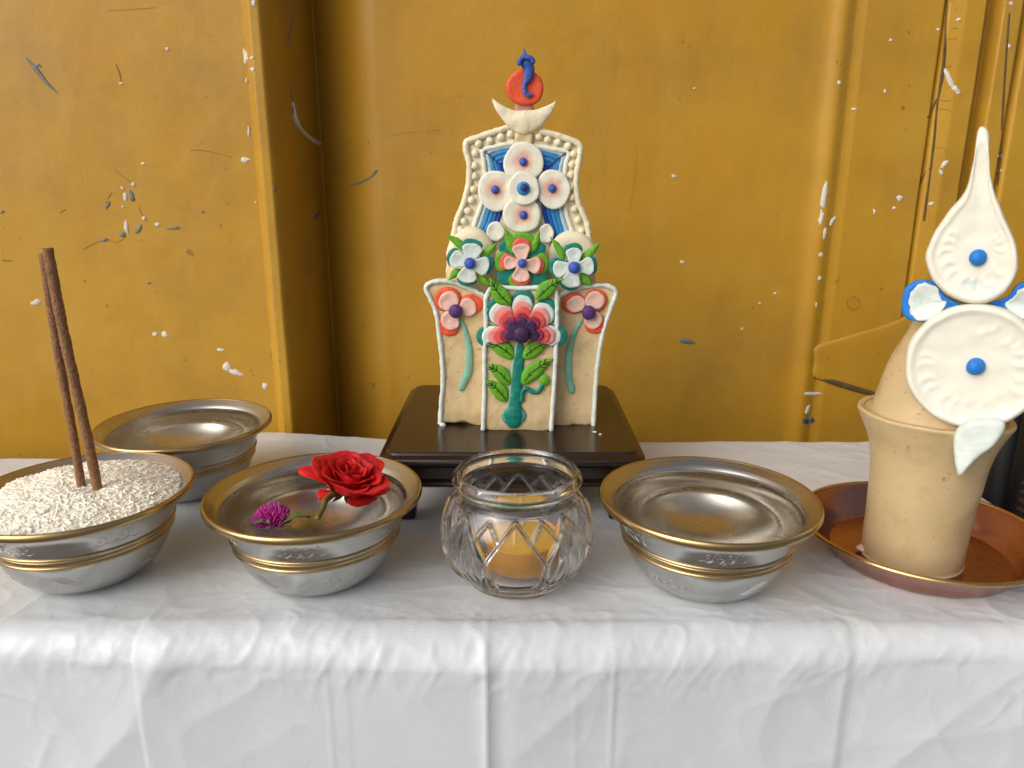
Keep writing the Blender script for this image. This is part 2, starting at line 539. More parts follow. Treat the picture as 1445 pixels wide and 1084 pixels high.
M['water'] = water_mat()
M['glass'] = bpy.data.materials.new('clear pressed glass'); M['glass'].use_nodes = True
_b = M['glass'].node_tree.nodes['Principled BSDF']
_b.inputs['Transmission Weight'].default_value = 1; _b.inputs['Roughness'].default_value = .0; _b.inputs['IOR'].default_value = 1.5
_b.inputs['Base Color'].default_value = (1, 1, 1, 1)
M['wax'] = mat('yellow wax', (.94, .58, .07), rough=.35, sss=.5, var=.06, vscale=120)
M['cup'] = mat('orange plastic cup', (.80, .37, .07), rough=.3, sss=.3, var=.08, vscale=200)
M['wick'] = mat('waxed wick', (.7, .6, .42), rough=.7)
M['wood'] = mat('black brown lacquered wood', (.020, .0095, .006), rough=.24, spec=.5, var=.3, vscale=40, bump=.05, bscale=60)
M['rice'] = None
M['incense'] = mat('brown incense', (.27, .135, .06), rough=.9, var=.35, vscale=600, speck=(900, .62, (.36, .20, .10), .6), bump=1.0, bscale=900)
M['rose'] = mat('red petal', (.66, .016, .020), rough=.55, spec=.3, var=.25, vscale=160, sss=.1, bump=.25, bscale=250)
M['stem'] = mat('green stem', (.16, .14, .03), rough=.5, var=.25, vscale=200)
M['leaf'] = mat('flower leaf', (.11, .13, .045), rough=.45, var=.25, vscale=200)
M['amaranth'] = mat('magenta bract', (.42, .025, .24), rough=.5, var=.35, vscale=300)
M['amawhite'] = mat('pale bract', (.65, .42, .50), rough=.6)
M['black'] = mat('black nylon', (.010, .010, .010), rough=.6, var=.3, vscale=20, bump=.4, bscale=40)
M['brown_block'] = mat('brown ridged block', (.07, .032, .024), rough=.6, var=.2, vscale=100)
M['ground'] = mat('grey concrete', (.22, .21, .20), rough=.9, var=.25, vscale=4)
M['dab'] = mat('pale pink dab', (.62, .42, .36), rough=.4)

# rice gets its grain tone from a per-grain attribute
m = bpy.data.materials.new('raw white rice'); m.use_nodes = True
nt = m.node_tree; b = nt.nodes['Principled BSDF']
at = nt.nodes.new('ShaderNodeAttribute'); at.attribute_name = 'grain'
mx = nt.nodes.new('ShaderNodeMix'); mx.data_type = 'RGBA'; nt.links.new(at.outputs['Fac'], mx.inputs['Factor'])
mx.inputs['A'].default_value = (.93, .88, .74, 1); mx.inputs['B'].default_value = (.95, .94, .88, 1)
nt.links.new(mx.outputs['Result'], b.inputs['Base Color'])
b.inputs['Roughness'].default_value = .55; b.inputs['Specular IOR Level'].default_value = .3; b.inputs['Subsurface Weight'].default_value = 0
b.inputs['Subsurface Radius'].default_value = (1, .8, .6); b.inputs['Subsurface Scale'].default_value = .003
M['rice'] = m

# ------------------------------------------------------------------ setting: ground, wall, tablecloth
g = obj('ground', ([(-30, -30, -.75), (30, -30, -.75), (30, 30, -.75), (-30, 30, -.75)], [(0, 1, 2, 3)]), M['ground'], smooth=False)
tag(g, kind='structure')

WY = .655
LEAF = .045


def wall_depth(x):
    """how far the sheet stands out towards the viewer at x (metres)"""
    # the left leaf stands nearer, its edge rolled into a rounded rib; then a deep joint; then the middle panel
    d = np.zeros_like(x)
    t = np.clip((x - XL0) / (XL1 - XL0), 0, 1)
    leaf = LEAF + np.where(t > 0, .012 * np.sin(np.clip(t / .4, 0, 1) * PI / 2) - .048 * (1 - np.sqrt(1 - np.clip((t - .60) / .40, 0, 1) ** 2)), 0)
    t2 = np.clip((x - XL1) / .005, 0, 1)
    low = -.052
    d = np.where(x <= XL1, leaf, (LEAF - .036) * (1 - t2) + low * t2)
    t4 = np.clip((x - XL1 - .004) / .064, 0, 1)
    d = d + np.where(x > XL1 + .004, -low * (1 - (1 - t4) ** 1.8), 0)
    # pressed ridge on the right
    d = d + .0042 * np.exp(-((x - XR0) / .0085) ** 2)
    # step to the door leaf
    d = d + .002 * np.clip((x - XR0 - .010) / .008, 0, 1)
    # dark seam, raised jamb, shadow gap, second jamb
    d = d - .006 * np.exp(-((x - XS) / .0013) ** 2)
    d = d + .003 * np.clip((x - XS - .002) / .012, 0, 1)
    d = d - .018 * np.clip((x - XJ) / .012, 0, 1) + .016 * np.clip((x - XJ - .012) / .004, 0, 1)
    d = d - .010 * np.exp(-((x - XJ - .034) / .002) ** 2)
    return d


def wx(px, py=0, y=WY):
    return hit(px, py, (0, y, 0), (0, -1, 0))[0]


XL0, XL1 = wx(341, 0, WY - LEAF), wx(402, 0, WY - LEAF + .03)
XR0, XS, XJ = wx(1192), wx(1336), wx(1388)
xs = np.unique(np.concatenate([np.linspace(-3, 3, 60), np.linspace(-.62, .62, 400), np.linspace(XL0 - .01, XL1 + .08, 260), np.linspace(XR0 - .02, XJ + .06, 240)]))
zs = np.concatenate([np.linspace(-.745, -.05, 10), np.linspace(-.03, .42, 70), np.linspace(.5, 3.0, 10)])
XX, ZZ = np.meshgrid(xs, zs)
DD = wall_depth(xs)[None, :] + .0022 * fbm(XX * 6 + 3, ZZ * 4 + 9, 3) + .0006 * fbm(XX * 26, ZZ * 22, 3)
V = np.stack([XX, WY - DD, ZZ], -1).reshape(-1, 3)
nx = len(xs)
F = [[i * nx + k, i * nx + k + 1, (i + 1) * nx + k + 1, (i + 1) * nx + k] for i in range(len(zs) - 1) for k in range(nx - 1)]
# back sheet so that the wall has a thickness
nv = len(V)
bk = np.array([(-3, WY + .14, -.745), (3, WY + .14, -.745), (3, WY + .14, 3.0), (-3, WY + .14, 3.0)])
V = np.vstack([V, bk]); F.append([nv + 1, nv, nv + 3, nv + 2])
tl = (len(zs) - 1) * nx
F += [[nv, nv + 1] + list(range(nx - 1, -1, -1)), [nv + 3] + list(range(tl, tl + nx)) + [nv + 2]]
wall = thing('metal_wall', 'worn mustard yellow metal wall with ribs and chipped paint behind the altar table', 'wall', (0, WY, -.745))
obj('panel', (V, F), M['wall'], wall, origin=(0, WY, 0))


def on_wall(px, py, lift=.0002):
    """first point of the wall's face on a sight line"""
    d = hit(px, py, (0, 1, 0), (0, -1, 0)) - CAM
    y = np.linspace(.57, .76, 1500)
    x = d[0] * y; z = CAMH + d[2] * y
    face = WY - (wall_depth(x) + .0022 * fbm(x * 6 + 3, z * 4 + 9, 3) + .0006 * fbm(x * 26, z * 22, 3))
    k = int(np.argmax(y >= face))
    p = CAM + d * face[k]; p[1] = face[k] - lift
    return p


def chip(px, py, ln, wd, ang=0, n=None, jag=.28):
    """irregular flake (pixels long/wide, degrees)"""
    n = n or 14
    a0 = R(ang); V = []; ring = []
    ln, wd = ln * 1.0, wd * .95
    for k in range(n):
        t = 2 * PI * k / n
        s = 1 + RNG.uniform(-jag, jag)
        u, v = ln / 2 * math.cos(t) * s, wd / 2 * math.sin(t) * s
        ring.append((px + u * math.cos(a0) - v * math.sin(a0), py + u * math.sin(a0) + v * math.cos(a0)))
    V = [on_wall(*q, lift=-.0002) for q in ring] + [on_wall(px + (q[0] - px) * .85, py + (q[1] - py) * .85, lift=.00045) for q in ring] + [on_wall(px, py, lift=.0005)]
    F = [[k, (k + 1) % n, n + (k + 1) % n, n + k] for k in range(n)] + [[n + k, n + (k + 1) % n, 2 * n] for k in range(n)]
    return np.array(V), F


def streak(pts, w, k_=0):
    return tube([on_wall(*q, lift=.0001) for q in pts], np.asarray(w) * (.5 if k_ else .8), nrm=(0, -1, 0), flat=.3, n=6, m=24)


W, G_, B_, S_ = 0, 1, 2, 3
ch = []
for c in [(236, 69, 7, 5, 30), (171, 118, 6, 3, 0), (346, 80, 26, 6, 84), (355, 82, 7, 5, 0), (356, 98, 7, 6, 20), (348, 114, 8, 4, 80), (358, 4, 12, 7, 80),
          (351, 186, 16, 3, 88), (346, 226, 14, 8, 0), (202, 231, 8, 4, 10), (188, 260, 7, 6, 0), (178, 320, 20, 7, 80), (177, 278, 14, 6, 80),
          (203, 308, 6, 6, 0), (222, 317, 7, 6, 0), (173, 266, 7, 4, 40), (174, 292, 4, 3, 0), (361, 286, 4, 3, 0), (320, 518, 14, 12, 40), (333, 526, 22, 8, 20), (312, 494, 12, 5, 10),
          (219, 472, 8, 6, 0), (233, 472, 10, 9, 60), (50, 427, 14, 9, 160), (374, 545, 10, 8, 70), (1163, 275, 36, 9, 98), (1159, 308, 24, 8, 96), (1175, 312, 16, 5, 120),
          (1164, 330, 16, 6, 96), (1184, 117, 6, 6, 0), (1159, 360, 7, 7, 0), (1157, 393, 7, 7, 0), (1152, 430, 8, 3, 90), (1257, 57, 5, 5, 0), (1249, 129, 7, 4, 80),
          (1205, 154, 8, 4, 0), (1270, 280, 10, 9, 100), (1262, 294, 6, 5, 0), (1234, 299, 8, 5, 80), (1338, 108, 30, 9, 65), (1349, 126, 11, 9, 30), (1352, 131, 8, 5, 0),
          (1333, 232, 16, 8, -40), (1328, 243, 8, 6, 60), (1353, 28, 7, 5, 0), (1314, 288, 9, 5, -10), (1324, 42, 5, 4, 0), (1145, 556, 26, 6, 2), (1140, 578, 16, 7, 110),
          (1173, 503, 6, 4, 0), (1190, 494, 7, 3, -20), (1210, 487, 10, 4, -20), (1226, 480, 6, 3, -15), (1094, 414, 4, 4, 0), (1047, 464, 4, 4, 0), (963, 370, 8, 5, 20),
          (980, 125, 5, 3, 0), (951, 249, 8, 5, 30), (1427, 5, 8, 6, 60), (1424, 66, 8, 4, 80), (1411, 220, 6, 5, 0), (1410, 241, 8, 5, 0), (1072, 428, 3, 3, 0)]:
    ch.append(setmat(chip(*c), W))
ch.append(setmat(streak([(413, 146), (416, 168), (424, 184), (437, 196), (450, 204)], [.0016, .0036, .0036, .0036, .0040]), W))
ch.append(setmat(streak([(409, 128), (412, 140), (414, 160)], .0008), G_))
ch.append(setmat(streak([(406, 60), (411, 30), (414, 0)], .0008), G_))
for c in [(186, 276, 22, 8, 72), (152, 289, 14, 6, -65), (196, 324, 16, 8, -62), (173, 331, 11, 8, 40), (245, 322, 20, 4, -5), (146, 339, 14, 5, -10), (286, 299, 6, 5, 0), (3, 299, 6, 5, 0), (210, 399, 6, 4, 0),
          (388, 267, 9, 4, 70), (447, 304, 14, 5, -45), (1236, 478, 18, 6, 100), (969, 482, 24, 8, 10)]:
    ch.append(setmat(chip(*c), G_))
ch.append(setmat(streak([(37, 82), (52, 99), (66, 117), (82, 132)], [.0006, .0021, .0016, .0004]), G_))
ch.append(setmat(streak([(48, 97), (54, 92), (58, 95)], [.0012, .0012, .0006]), G_))
ch.append(setmat(streak([(494, 262), (508, 258), (522, 251), (531, 242)], [.0009, .0014, .001, .0016]), G_))
for c in [(1156, 508, 15, 18, 0), (1137, 594, 9, 10, 0), (1146, 593, 7, 9, 0)]:
    ch.append(setmat(chip(*c), B_))
for pts, w in [([(118, 352), (132, 344), (150, 336)], .0006), ([(150, 339), (165, 342), (178, 334)], .0005), ([(196, 292), (200, 302), (210, 314)], .0006), ([(158, 272), (151, 283), (149, 292)], .0005),
               ([(162, 240), (174, 250), (186, 258)], .0004), ([(164, 92), (168, 102), (171, 114)], .0011), ([(152, 15), (180, 14), (218, 11)], .0003), ([(268, 212), (290, 213), (328, 222)], .0005),
               ([(526, 206), (560, 190), (620, 184)], .0004), ([(888, 300), (896, 250), (899, 210)], .0003), ([(4, 368), (16, 368)], .0012), ([(85, 300), (92, 296)], .0008)]:
    ch.append(setmat(streak(pts, w, 1), S_))
obj('chipped_paint', join(*ch), [M['chipwhite'], M['chipgrey'], M['chipblue'], M['scratch']], wall, origin=(0, WY, 0))
# dark filler cracks along the door seam
cr = []
for pts, w in [([(1337, 0), (1334, 60), (1330, 105), (1323, 145), (1318, 200), (1312, 250), (1304, 310)], [.0012, .0016, .0024, .0012, .0016, .001, .0016]),
               ([(1322, 140), (1312, 158), (1309, 166)], .0009), ([(1314, 236), (1302, 252), (1297, 264)], [.0014, .0022, .0006]), ([(1424, 20), (1419, 90), (1414, 170), (1408, 260)], .0011)]:
    cr.append(streak(pts, w))
for k in (0, 2, 3, 5, 8, 9, 12):
    y = 15 + k * 16 + random.uniform(-9, 9); x = 1336 - y * .09
    cr.append(streak([(x + 3, y), (x + 14, y + 1), (x + random.uniform(12, 26), y + random.uniform(-3, 5))], .00018))
obj('seam_filler', join(*cr), M['filler_and_shade'], wall, origin=(0, WY, 0))
# the diagonal pressed brace low on the door leaf
br_fr = Frame((0, WY - .0035, 0))
g1 = pad(br_fr, [(1150, 491), (1190, 477), (1240, 462), (1330, 436), (1330, 500), (1330, 585), (1270, 566), (1210, 549), (1152, 535), (1150, 512)], -.0045, .0036, n=60, edge=.10, center=(1270, 510))
obj('brace', g1, M['wall'], wall, origin=(0, WY, 0))
obj('brace_shade', tube([on_wall(*q, lift=.0005) for q in [(1150, 531), (1180, 540), (1212, 550), (1250, 560), (1300, 574)]], [.0018, .0030, .0026, .0022, .002], nrm=(0, -1, 0), flat=.5, n=8, m=40), M['filler_and_shade'], wall)  # dark rod painted in for the shaded crease below the brace
ring = Frame((0, WY - .0098, 0))
pts = [ring.at(1204 + 9 * math.cos(a), 428 + 9 * math.sin(a)) for a in np.linspace(0, 2 * PI, 20)]
obj('stain_ring', tube(pts, .0004, nrm=(0, -1, 0), flat=.4, n=6, m=40), M['scratch'], wall)

# tablecloth ---------------------------------------------------------
XE = .307


def back_edge(x):
    y = .563 + .022 * np.clip((-.02 - x) / .17, 0, 1) ** 1.6
    t = np.clip((-.225 - x) / .06, 0, 1); t = t * t * (3 - 2 * t)
    return y * (1 - t) + .527 * t


def front_edge(x):
    return .2985 - .004 * np.clip(x / .3, -1, 1) + .003 * fbm(x * 5 + 2, x * 0 + 3.3, 3)


cx = np.concatenate([np.linspace(-.75, -.34, 60), np.linspace(-.338, .306, 520), XE + np.array([.0005, .0015, .003, .006, .012, .03, .06, .12, .2])])
nb, nt_, nr, nf = 8, 230, 14, 190
rows = [('b', t) for t in np.linspace(1, 0, nb, endpoint=False)] + [('t', t) for t in np.linspace(0, 1, nt_)] + [('r', t) for t in np.linspace(0, 1, nr + 1)[1:]] + [('f', t) for t in np.linspace(0, 1, nf + 1)[1:]]
RAD = .015
PXY = []
SH = []
vert_lines = [(hit(685, 985, (0, .295, 0), (0, -1, 0))[0], .0018, .0022), (hit(866, 985, (0, .295, 0), (0, -1, 0))[0], .0005, .0008), (hit(462, 985, (0, .295, 0), (0, -1, 0))[0], .0003, .0008),
              (hit(487, 985, (0, .295, 0), (0, -1, 0))[0], .0002, .001), (hit(1193, 985, (0, .295, 0), (0, -1, 0))[0], .0004, .003), (hit(812, 985, (0, .295, 0), (0, -1, 0))[0], .0002, .0012)]
xlay = hit(190, 985, (0, .295, 0), (0, -1, 0))[0]
xlay2 = hit(1193, 985, (0, .295, 0), (0, -1, 0))[0]
yb, yf = back_edge(cx), front_edge(cx)
over = np.clip(cx - XE, 0, None)
xw = np.minimum(cx, XE + .004 * (1 - np.exp(-over / .004)))
for kind, t in rows:
    if kind == 'b':
        Y = yb + .004 * np.sin(min(1, t * 4) * PI / 2); Z = -.045 * t ** 1.3 + 0 * cx; s = yb * 0 - .045 * t; ft = 0
    elif kind == 't':
        Y = yb + (yf + RAD - yb) * t; Z = 0 * cx; s = (yb - Y); ft = 0
    elif kind == 'r':
        a = t * PI / 2
        Y = yf + RAD - RAD * np.sin(a); Z = 0 * cx - RAD * (1 - math.cos(a)); s = (yb - yf - RAD) + RAD * a; ft = t
    else:
        Y = yf + 0 * cx; Z = 0 * cx - RAD - t * .26; s = (yb - yf) + t * .26 + .004; ft = 1
    # folds: world height on the top, outwards on the hanging front
    sr = .563 - Y if kind in 'bt' else (.563 - yf - RAD) + (RAD * t * PI / 2 if kind == 'r' else RAD * PI / 2 + t * .26)
    X = cx
    top = .0009 * fbm(X * 16 + 1, sr * 20 + 4, 4) + .0009 * ridged(X * 9 + sr * 7 + 2, sr * 17 - X * 5 + 8, 3) * .8 + .0004 * ridged(X * 30 - sr * 22, sr * 26 + X * 11 + 3, 2) - .0013
    # calm where the bowls stand
    front = .008 * fbm(X * 5.5 + 8, sr * 4.5 + 1, 2) + .0028 * ridged(X * 5 + sr * 4.5, sr * 4 - X * 4 + 5, 2) + .0010 * ridged(X * 16 - sr * 9, sr * 11 + X * 5, 2) + .0005 * fbm(X * 34 + 5, sr * 26, 3)
    near = np.exp(-((sr - .264) / .020) ** 2)
    zone = .35 + .65 * (np.exp(-((X + .105) / .085) ** 2) + np.exp(-((X - .085) / .075) ** 2) + .8 * np.exp(-((X + .012) / .012) ** 2))
    crump = near * zone * ((.0048 * (ridged(X * 40 + sr * 22, sr * 26 - X * 12 + 2, 3) - .35) * np.clip(.35 + 2.0 * fbm(X * 9 + 4, sr * 0 + .7, 2), 0.1, 1)) + .0007 * fbm(X * 110, sr * 90 + 3, 3))
    crisp = .0011 * ridged(X * 24 + sr * 13 + 6, sr * 22 - X * 9 + 2, 2, 12) * np.clip(.25 + 2.5 * fbm(X * 7 + 9, sr * 7 + 3, 2), 0, 1)
    crisp = crisp + near * zone * .0013 * ridged(X * 75 + sr * 40, sr * 55 - X * 20, 2, 7)
    # diagonal pull from the centre crease
    lines = 0
    for x0, amp, wd in vert_lines:
        xx = x0 + .0015 * fbm(sr * 14 + x0 * 50, sr * 0 + 1.7, 2)
        lines = lines + amp * np.exp(-np.abs(X - xx) / wd) - amp * .25 * np.exp(-((X - xx - 3 * wd) / (2 * wd)) ** 2)
    xl = xlay + .002 * fbm(sr * 20, sr * 0 + 2, 3)
    step = .0009 * np.clip((X - xl) / .0015, 0, 1) - .0007 * np.clip((X - xlay2) / .004, 0, 1)
    fz = np.clip((sr - .225) / .04, 0, 1)
    h = top * (1 - ft) + front * ft + crump + crisp + lines * (.25 * fz + .75 * ft) + step * fz
    Y = Y - h * ft; Z = Z + h * (1 - ft * .9)
    Z = Z - np.where(over > 0, np.maximum(0, over - .003), 0)
    X = xw
    PXY.append(np.stack([X + 0 * Y, Y, Z], -1))
    lay = np.clip((cx - xl) / .0015, 0, 1) * np.clip((xlay2 + .01 - cx) / .02, 0, 1) * fz
    SH.append(np.stack([cx, sr + 0 * cx, lay * .75], -1))
PXY = np.array(PXY); SH = np.array(SH)
nr_, nc = PXY.shape[:2]
F = [[i * nc + k, (i + 1) * nc + k, (i + 1) * nc + k + 1, i * nc + k + 1] for i in range(nr_ - 1) for k in range(nc - 1)]
cl = obj('tablecloth', (PXY.reshape(-1, 3), F), M['cloth'], origin=(0, .42, 0))
at = cl.data.attributes.new('sheet', 'FLOAT_VECTOR', 'POINT'); at.data.foreach_set('vector', SH.reshape(-1).astype(np.float32))
sm_ = cl.modifiers.new('thickness', 'SOLIDIFY'); sm_.thickness = .0004; sm_.offset = -1
tag(cl, 'white embossed plastic tablecloth hanging creased over the front edge of the altar table', 'tablecloth')

# ------------------------------------------------------------------ steel bowls
OUT = [(.0, .0004), (.018, .0), (.0235, .0003), (.0285, .0022), (.0345, .0078), (.0385, .0145), (.0408, .0200), (.0418, .0232), (.0426, .0262), (.0432, .0292), (.0442, .0330), (.0460, .0378), (.0488, .0418), (.0522, .0440)]
oc = open_curve(OUT, 70)
def shell(t):
    tg = np.gradient(oc, axis=0); tg /= np.linalg.norm(tg, axis=1)[:, None]
    q = oc + np.stack([-tg[:, 1], tg[:, 0]], 1) * t
    q[:, 0] = np.maximum(q[:, 0], .0003)
    # the inside is dished in one sweep, without a flat floor
    f = .0024 + .5 * t + .0125 * (q[:, 0] / .036) ** 2.1
    q[:, 1] = .5 * (q[:, 1] + f + np.sqrt((q[:, 1] - f) ** 2 + .004 ** 2)) - .0008 * np.exp(-((q[:, 0] - .0) / .02) ** 2) - np.where(q[:, 1] > f, 0, 0)
    return q


inn = [tuple(q) for q in shell(.0012)]
inn[-1] = (.0531, .0464)
inn[-2] = (.0512, .0453)


def bowl_out(z):
    k = np.argsort(oc[:, 1]); return float(np.interp(z, oc[k, 1], oc[k, 0]))


def on_bowl(deg, z, lift=.00005):
    a = R(deg); r = bowl_out(z) + lift
    return (r * math.cos(a), r * math.sin(a), z)


def spiral(d0, z0, s, turns=1.3, flip=1, start=0):
    return [on_bowl(d0 + flip * s * 22 * (1 - t) * math.cos(start + t * turns * 2 * PI), z0 + s * .0165 * (1 - t) * math.sin(start + t * turns * 2 * PI)) for t in np.linspace(0, .92, 14)]


def etch_all():
    gs = []
    for q in range(6):
        d = q * 60 + 12
        # cloud scroll on the straight band
        for dx, dz, s, fl in ((-9, .0345, .17, 1), (-3, .0362, .15, -1), (4, .0348, .18, 1), (10, .0362, .13, -1), (0, .0322, .11, 1)):
            gs.append(tube(spiral(d + dx, dz, s, flip=fl, start=q), .00011, n=5, m=26))
        gs.append(tube([on_bowl(d - 14 + k * 2, .0318 + .0006 * math.sin(k * 1.9)) for k in range(15)], .00012, n=5, m=44))
        # knot or leaf scroll on the belly
        e = d + 28
        if q % 2 == 0:
            for k in range(-2, 3):
                gs.append(tube([on_bowl(e + k * 2.2 - 5, .0098 + abs(k) * .0005 + .0), on_bowl(e + k * 2.2 + 1, .0135), on_bowl(e + k * 2.2 + 5, .0172 - abs(k) * .0005)], .00011, n=5, m=10))
                gs.append(tube([on_bowl(e + k * 2.2 + 5, .0098 + abs(k) * .0005), on_bowl(e + k * 2.2 - 1, .0135), on_bowl(e + k * 2.2 - 5, .0172 - abs(k) * .0005)], .00011, n=5, m=10))
        else:
            for dx, dz, s, fl in ((-7, .0125, .2, 1), (0, .0148, .2, -1), (7, .0125, .18, 1), (2, .0105, .14, -1), (-13, .014, .12, 1)):
                gs.append(tube(spiral(e + dx, dz, s, flip=fl, start=q), .00011, n=5, m=26))
    return join(*gs)


def torus_prof(rc, zc, a, b, n=14, start=0.0):
    return [(rc + a * math.cos(start + 2 * PI * k / n), zc + b * math.sin(start + 2 * PI * k / n)) for k in range(n + 1)]


GB = 'engraved steel offering bowls with brass rims'


def make_bowl(label):
    t = thing('offering_bowl', label, 'bowl', (0, 0, 0), GB)
    o = lathe([tuple(q) for q in oc], (0, 0, 0), 128)
    i = lathe(inn[::-1], (0, 0, 0), 128)
    bd = join(setmat((o[0], o[1]), 0), setmat((i[0], i[1]), 1))
    obj('body', bd, [M['steel'], M['steelin']], t, origin=(0, 0, 0))
    obj('rim', lathe(torus_prof(.0537, .0447, .0012, .0021), (0, 0, 0), 128), M['brass'], t, origin=(0, 0, 0))
    obj('band', lathe(torus_prof(.0417, .0230, .0009, .0010), (0, 0, 0), 128), M['brass'], t, origin=(0, 0, 0))
    obj('band', lathe(torus_prof(.0422, .0255, .0007, .0016), (0, 0, 0), 128), M['brass'], t, origin=(0, 0, 0))
    obj('band', lathe(torus_prof(.0428, .0280, .0009, .0008), (0, 0, 0), 128), M['brass'], t, origin=(0, 0, 0))
    obj('engraving', etch_all(), M['etch'], t, origin=(0, 0, 0))
    return t


def dup(root, loc, rz, label):
    r = root.copy(); C.objects.link(r); r.location = loc; r.rotation_euler = (0, 0, rz); r['label'] = label
    WLOC[r.name] = np.array(loc, float)
    for c in list(root.children):
        d = c.copy(); C.objects.link(d); d.parent = r
    return r


BOWLS = {'water': (.0994, .3512), 'flower': (-.1015, .3570), 'rear': (-.2157, .4692), 'rice': (-.2233, .3591)}
b0 = make_bowl('steel bowl of plain water between the glass candle jar and the copper plate')
b0.location = (*BOWLS['water'], 0); b0.rotation_euler = (0, 0, R(14))
WLOC[b0.name] = np.array([*BOWLS['water'], 0.])
dup(b0, (*BOWLS['flower'], 0), R(-37), 'steel bowl of water with a red rose floating in it')
dup(b0, (*BOWLS['rear'], 0), R(80), 'steel bowl of water farthest back, behind the rice bowl')
dup(b0, (*BOWLS['rice'], 0), R(5), 'steel bowl heaped with raw white rice at the left edge')

wp = open_curve(OUT, 70)
for key, lab in (('water', 'clear still water in the bowl beside the copper plate'), ('flower', 'clear water under the floating red rose'), ('rear', 'clear water in the rearmost bowl by the yellow wall')):
    zt = .0412 if key != 'flower' else .0409
    side = [tuple(q) for q in shell(.0006) if q[1] < zt - .0002]
    rt = float(np.interp(zt, shell(.0006)[:, 1], shell(.0006)[:, 0]))
    ri = float(np.interp(zt, shell(.0012)[:, 1], shell(.0012)[:, 0]))
    prof = side + [(rt, zt + .0004), (ri - .0002, zt + .0003), (ri - .0009, zt + .0001), (ri - .0022, zt), (rt * .5, zt), (.0003, zt)]
    w = obj('water', lathe(prof, (*BOWLS[key], 0), 128), M['water'], origin=(*BOWLS[key], 0))
    tag(w, lab, 'water')

# rice ---------------------------------------------------------------
RB = BOWLS['rice']


def rice_z(x, y):
    r = math.hypot(x, y) / .0475
    return .0425 + .0085 * max(0, 1 - r ** 2.2) + .0018 * (x * .8 + y * .6) / .0475 * (1 - r * r) - .0035 * math.exp(-((x - STK[0]) ** 2 + (y - STK[1]) ** 2) / .0085 ** 2) + .0013 * mnoise.noise(Vector((x * 90, y * 90, 3)))


stick_hit = hit(126, 688, (0, 0, .049), (0, 0, 1))
STK = (stick_hit[0] - RB[0], stick_hit[1] - RB[1])
V0, F0 = ball((0, 0, 0), 1.0, n=7, m=6)
V0 = V0[:, [2, 0, 1]]
V0[:, 1:] *= (1 - .25 * V0[:, :1] ** 2)
Vs, Fs, Gs = [], [], []
n0 = 0
NG = 6400
for k in range(NG):
    rr = .0476 * math.sqrt(random.random()); a = random.uniform(0, 2 * PI)
    x, y = rr * math.cos(a), rr * math.sin(a)
    z = rice_z(x, y) + random.uniform(-.0006, .0003)
    yaw = random.uniform(0, 2 * PI); pit = random.gauss(0, .12)
    L_ = random.uniform(.0025, .0037); w_ = random.uniform(.00082, .00110)
    v = V0 * np.array([L_, w_, w_ * .7])
    v[:, 2] += .00025 * (v[:, 0] / L_) ** 2
    cp, sp_ = math.cos(pit), math.sin(pit); cy, sy = math.cos(yaw), math.sin(yaw)
    v = np.stack([v[:, 0] * cp - v[:, 2] * sp_, v[:, 1], v[:, 0] * sp_ + v[:, 2] * cp], -1)
    v = np.stack([v[:, 0] * cy - v[:, 1] * sy, v[:, 0] * sy + v[:, 1] * cy, v[:, 2]], -1)
    q = v + np.array([x, y, z])
    if np.hypot(q[:, 0], q[:, 1]).max() > .0488: continue
    Vs.append(q); Fs += [[i + n0 for i in f] for f in F0]; n0 += len(v); Gs += [random.random()] * len(v)
# the packed heap under the loose grains
hp = []
hf = []
nn_ = 48
rads = np.linspace(0.0, 1, 18)
for s in rads:
    for k in range(nn_):
        a = 2 * PI * k / nn_; x, y = s * .0466 * math.cos(a), s * .0466 * math.sin(a)
        hp.append((x, y, rice_z(x, y) + .00005))
for i in range(17):
    for k in range(nn_):
        hf.append([i * nn_ + k, (i + 1) * nn_ + k, (i + 1) * nn_ + (k + 1) % nn_, i * nn_ + (k + 1) % nn_])
Vs.append(np.array(hp)); Fs += [[i + n0 for i in f] for f in hf]; Gs += [.5] * len(hp)
rv = np.vstack(Vs) + np.array([*RB, 0])
rc = obj('rice', (rv, Fs), M['rice'], origin=(*RB, .04))
ga = rc.data.attributes.new('grain', 'FLOAT', 'POINT'); ga.data.foreach_set('value', np.array(Gs, np.float32))
tag(rc, 'raw white rice heaped in the steel bowl at the left edge', 'rice', kind='stuff')

# incense sticks -----------------------------------------------------
for (x0, y0, x1, y1, yb_, yt_, rad, lab) in ((138, 694, 66, 350, .352, .352, .0024, 'thicker brown incense stick on the right of the pair standing in the rice'),
                                             (116, 698, 60, 358, .356, .358, .00205, 'thinner brown incense stick on the left of the pair standing in the rice')):
    p0 = hit(x0, y0, (0, yb_, 0), (0, -1, 0)); p1 = hit(x1, y1, (0, yt_, 0), (0, -1, 0))
    d = (p1 - p0) / np.linalg.norm(p1 - p0)
    pts = [p0 - d * .008 + (p1 - p0 + d * .008) * t + np.array([.0004 * math.sin(t * 7), 0, 0]) for t in np.linspace(0, 1, 40)]
    g = tube(pts, [rad * (1 + .04 * math.sin(k * 1.3)) for k in range(40)], n=20, m=120, blunt=True)
    st = obj('incense_stick', g, M['incense'], rough=.00018, rscale=700)
    tag(st, lab, 'incense stick', 'incense sticks standing in the rice')

# rose ----------------------------------------------------------------
FB = BOWLS['flower']
rose_c = hit(489, 693, (0, 0, .0414), (0, 0, 1))
rose = thing('rose', 'red rose floating in the steel bowl of water', 'flower', rose_c)
ax = np.array([.27, -.20, .94]); ax /= np.linalg.norm(ax)
e1 = np.cross([0, 1, 0], ax); e1 /= np.linalg.norm(e1); e2 = np.cross(ax, e1)
RO = np.stack([e1, e2, ax], 1)


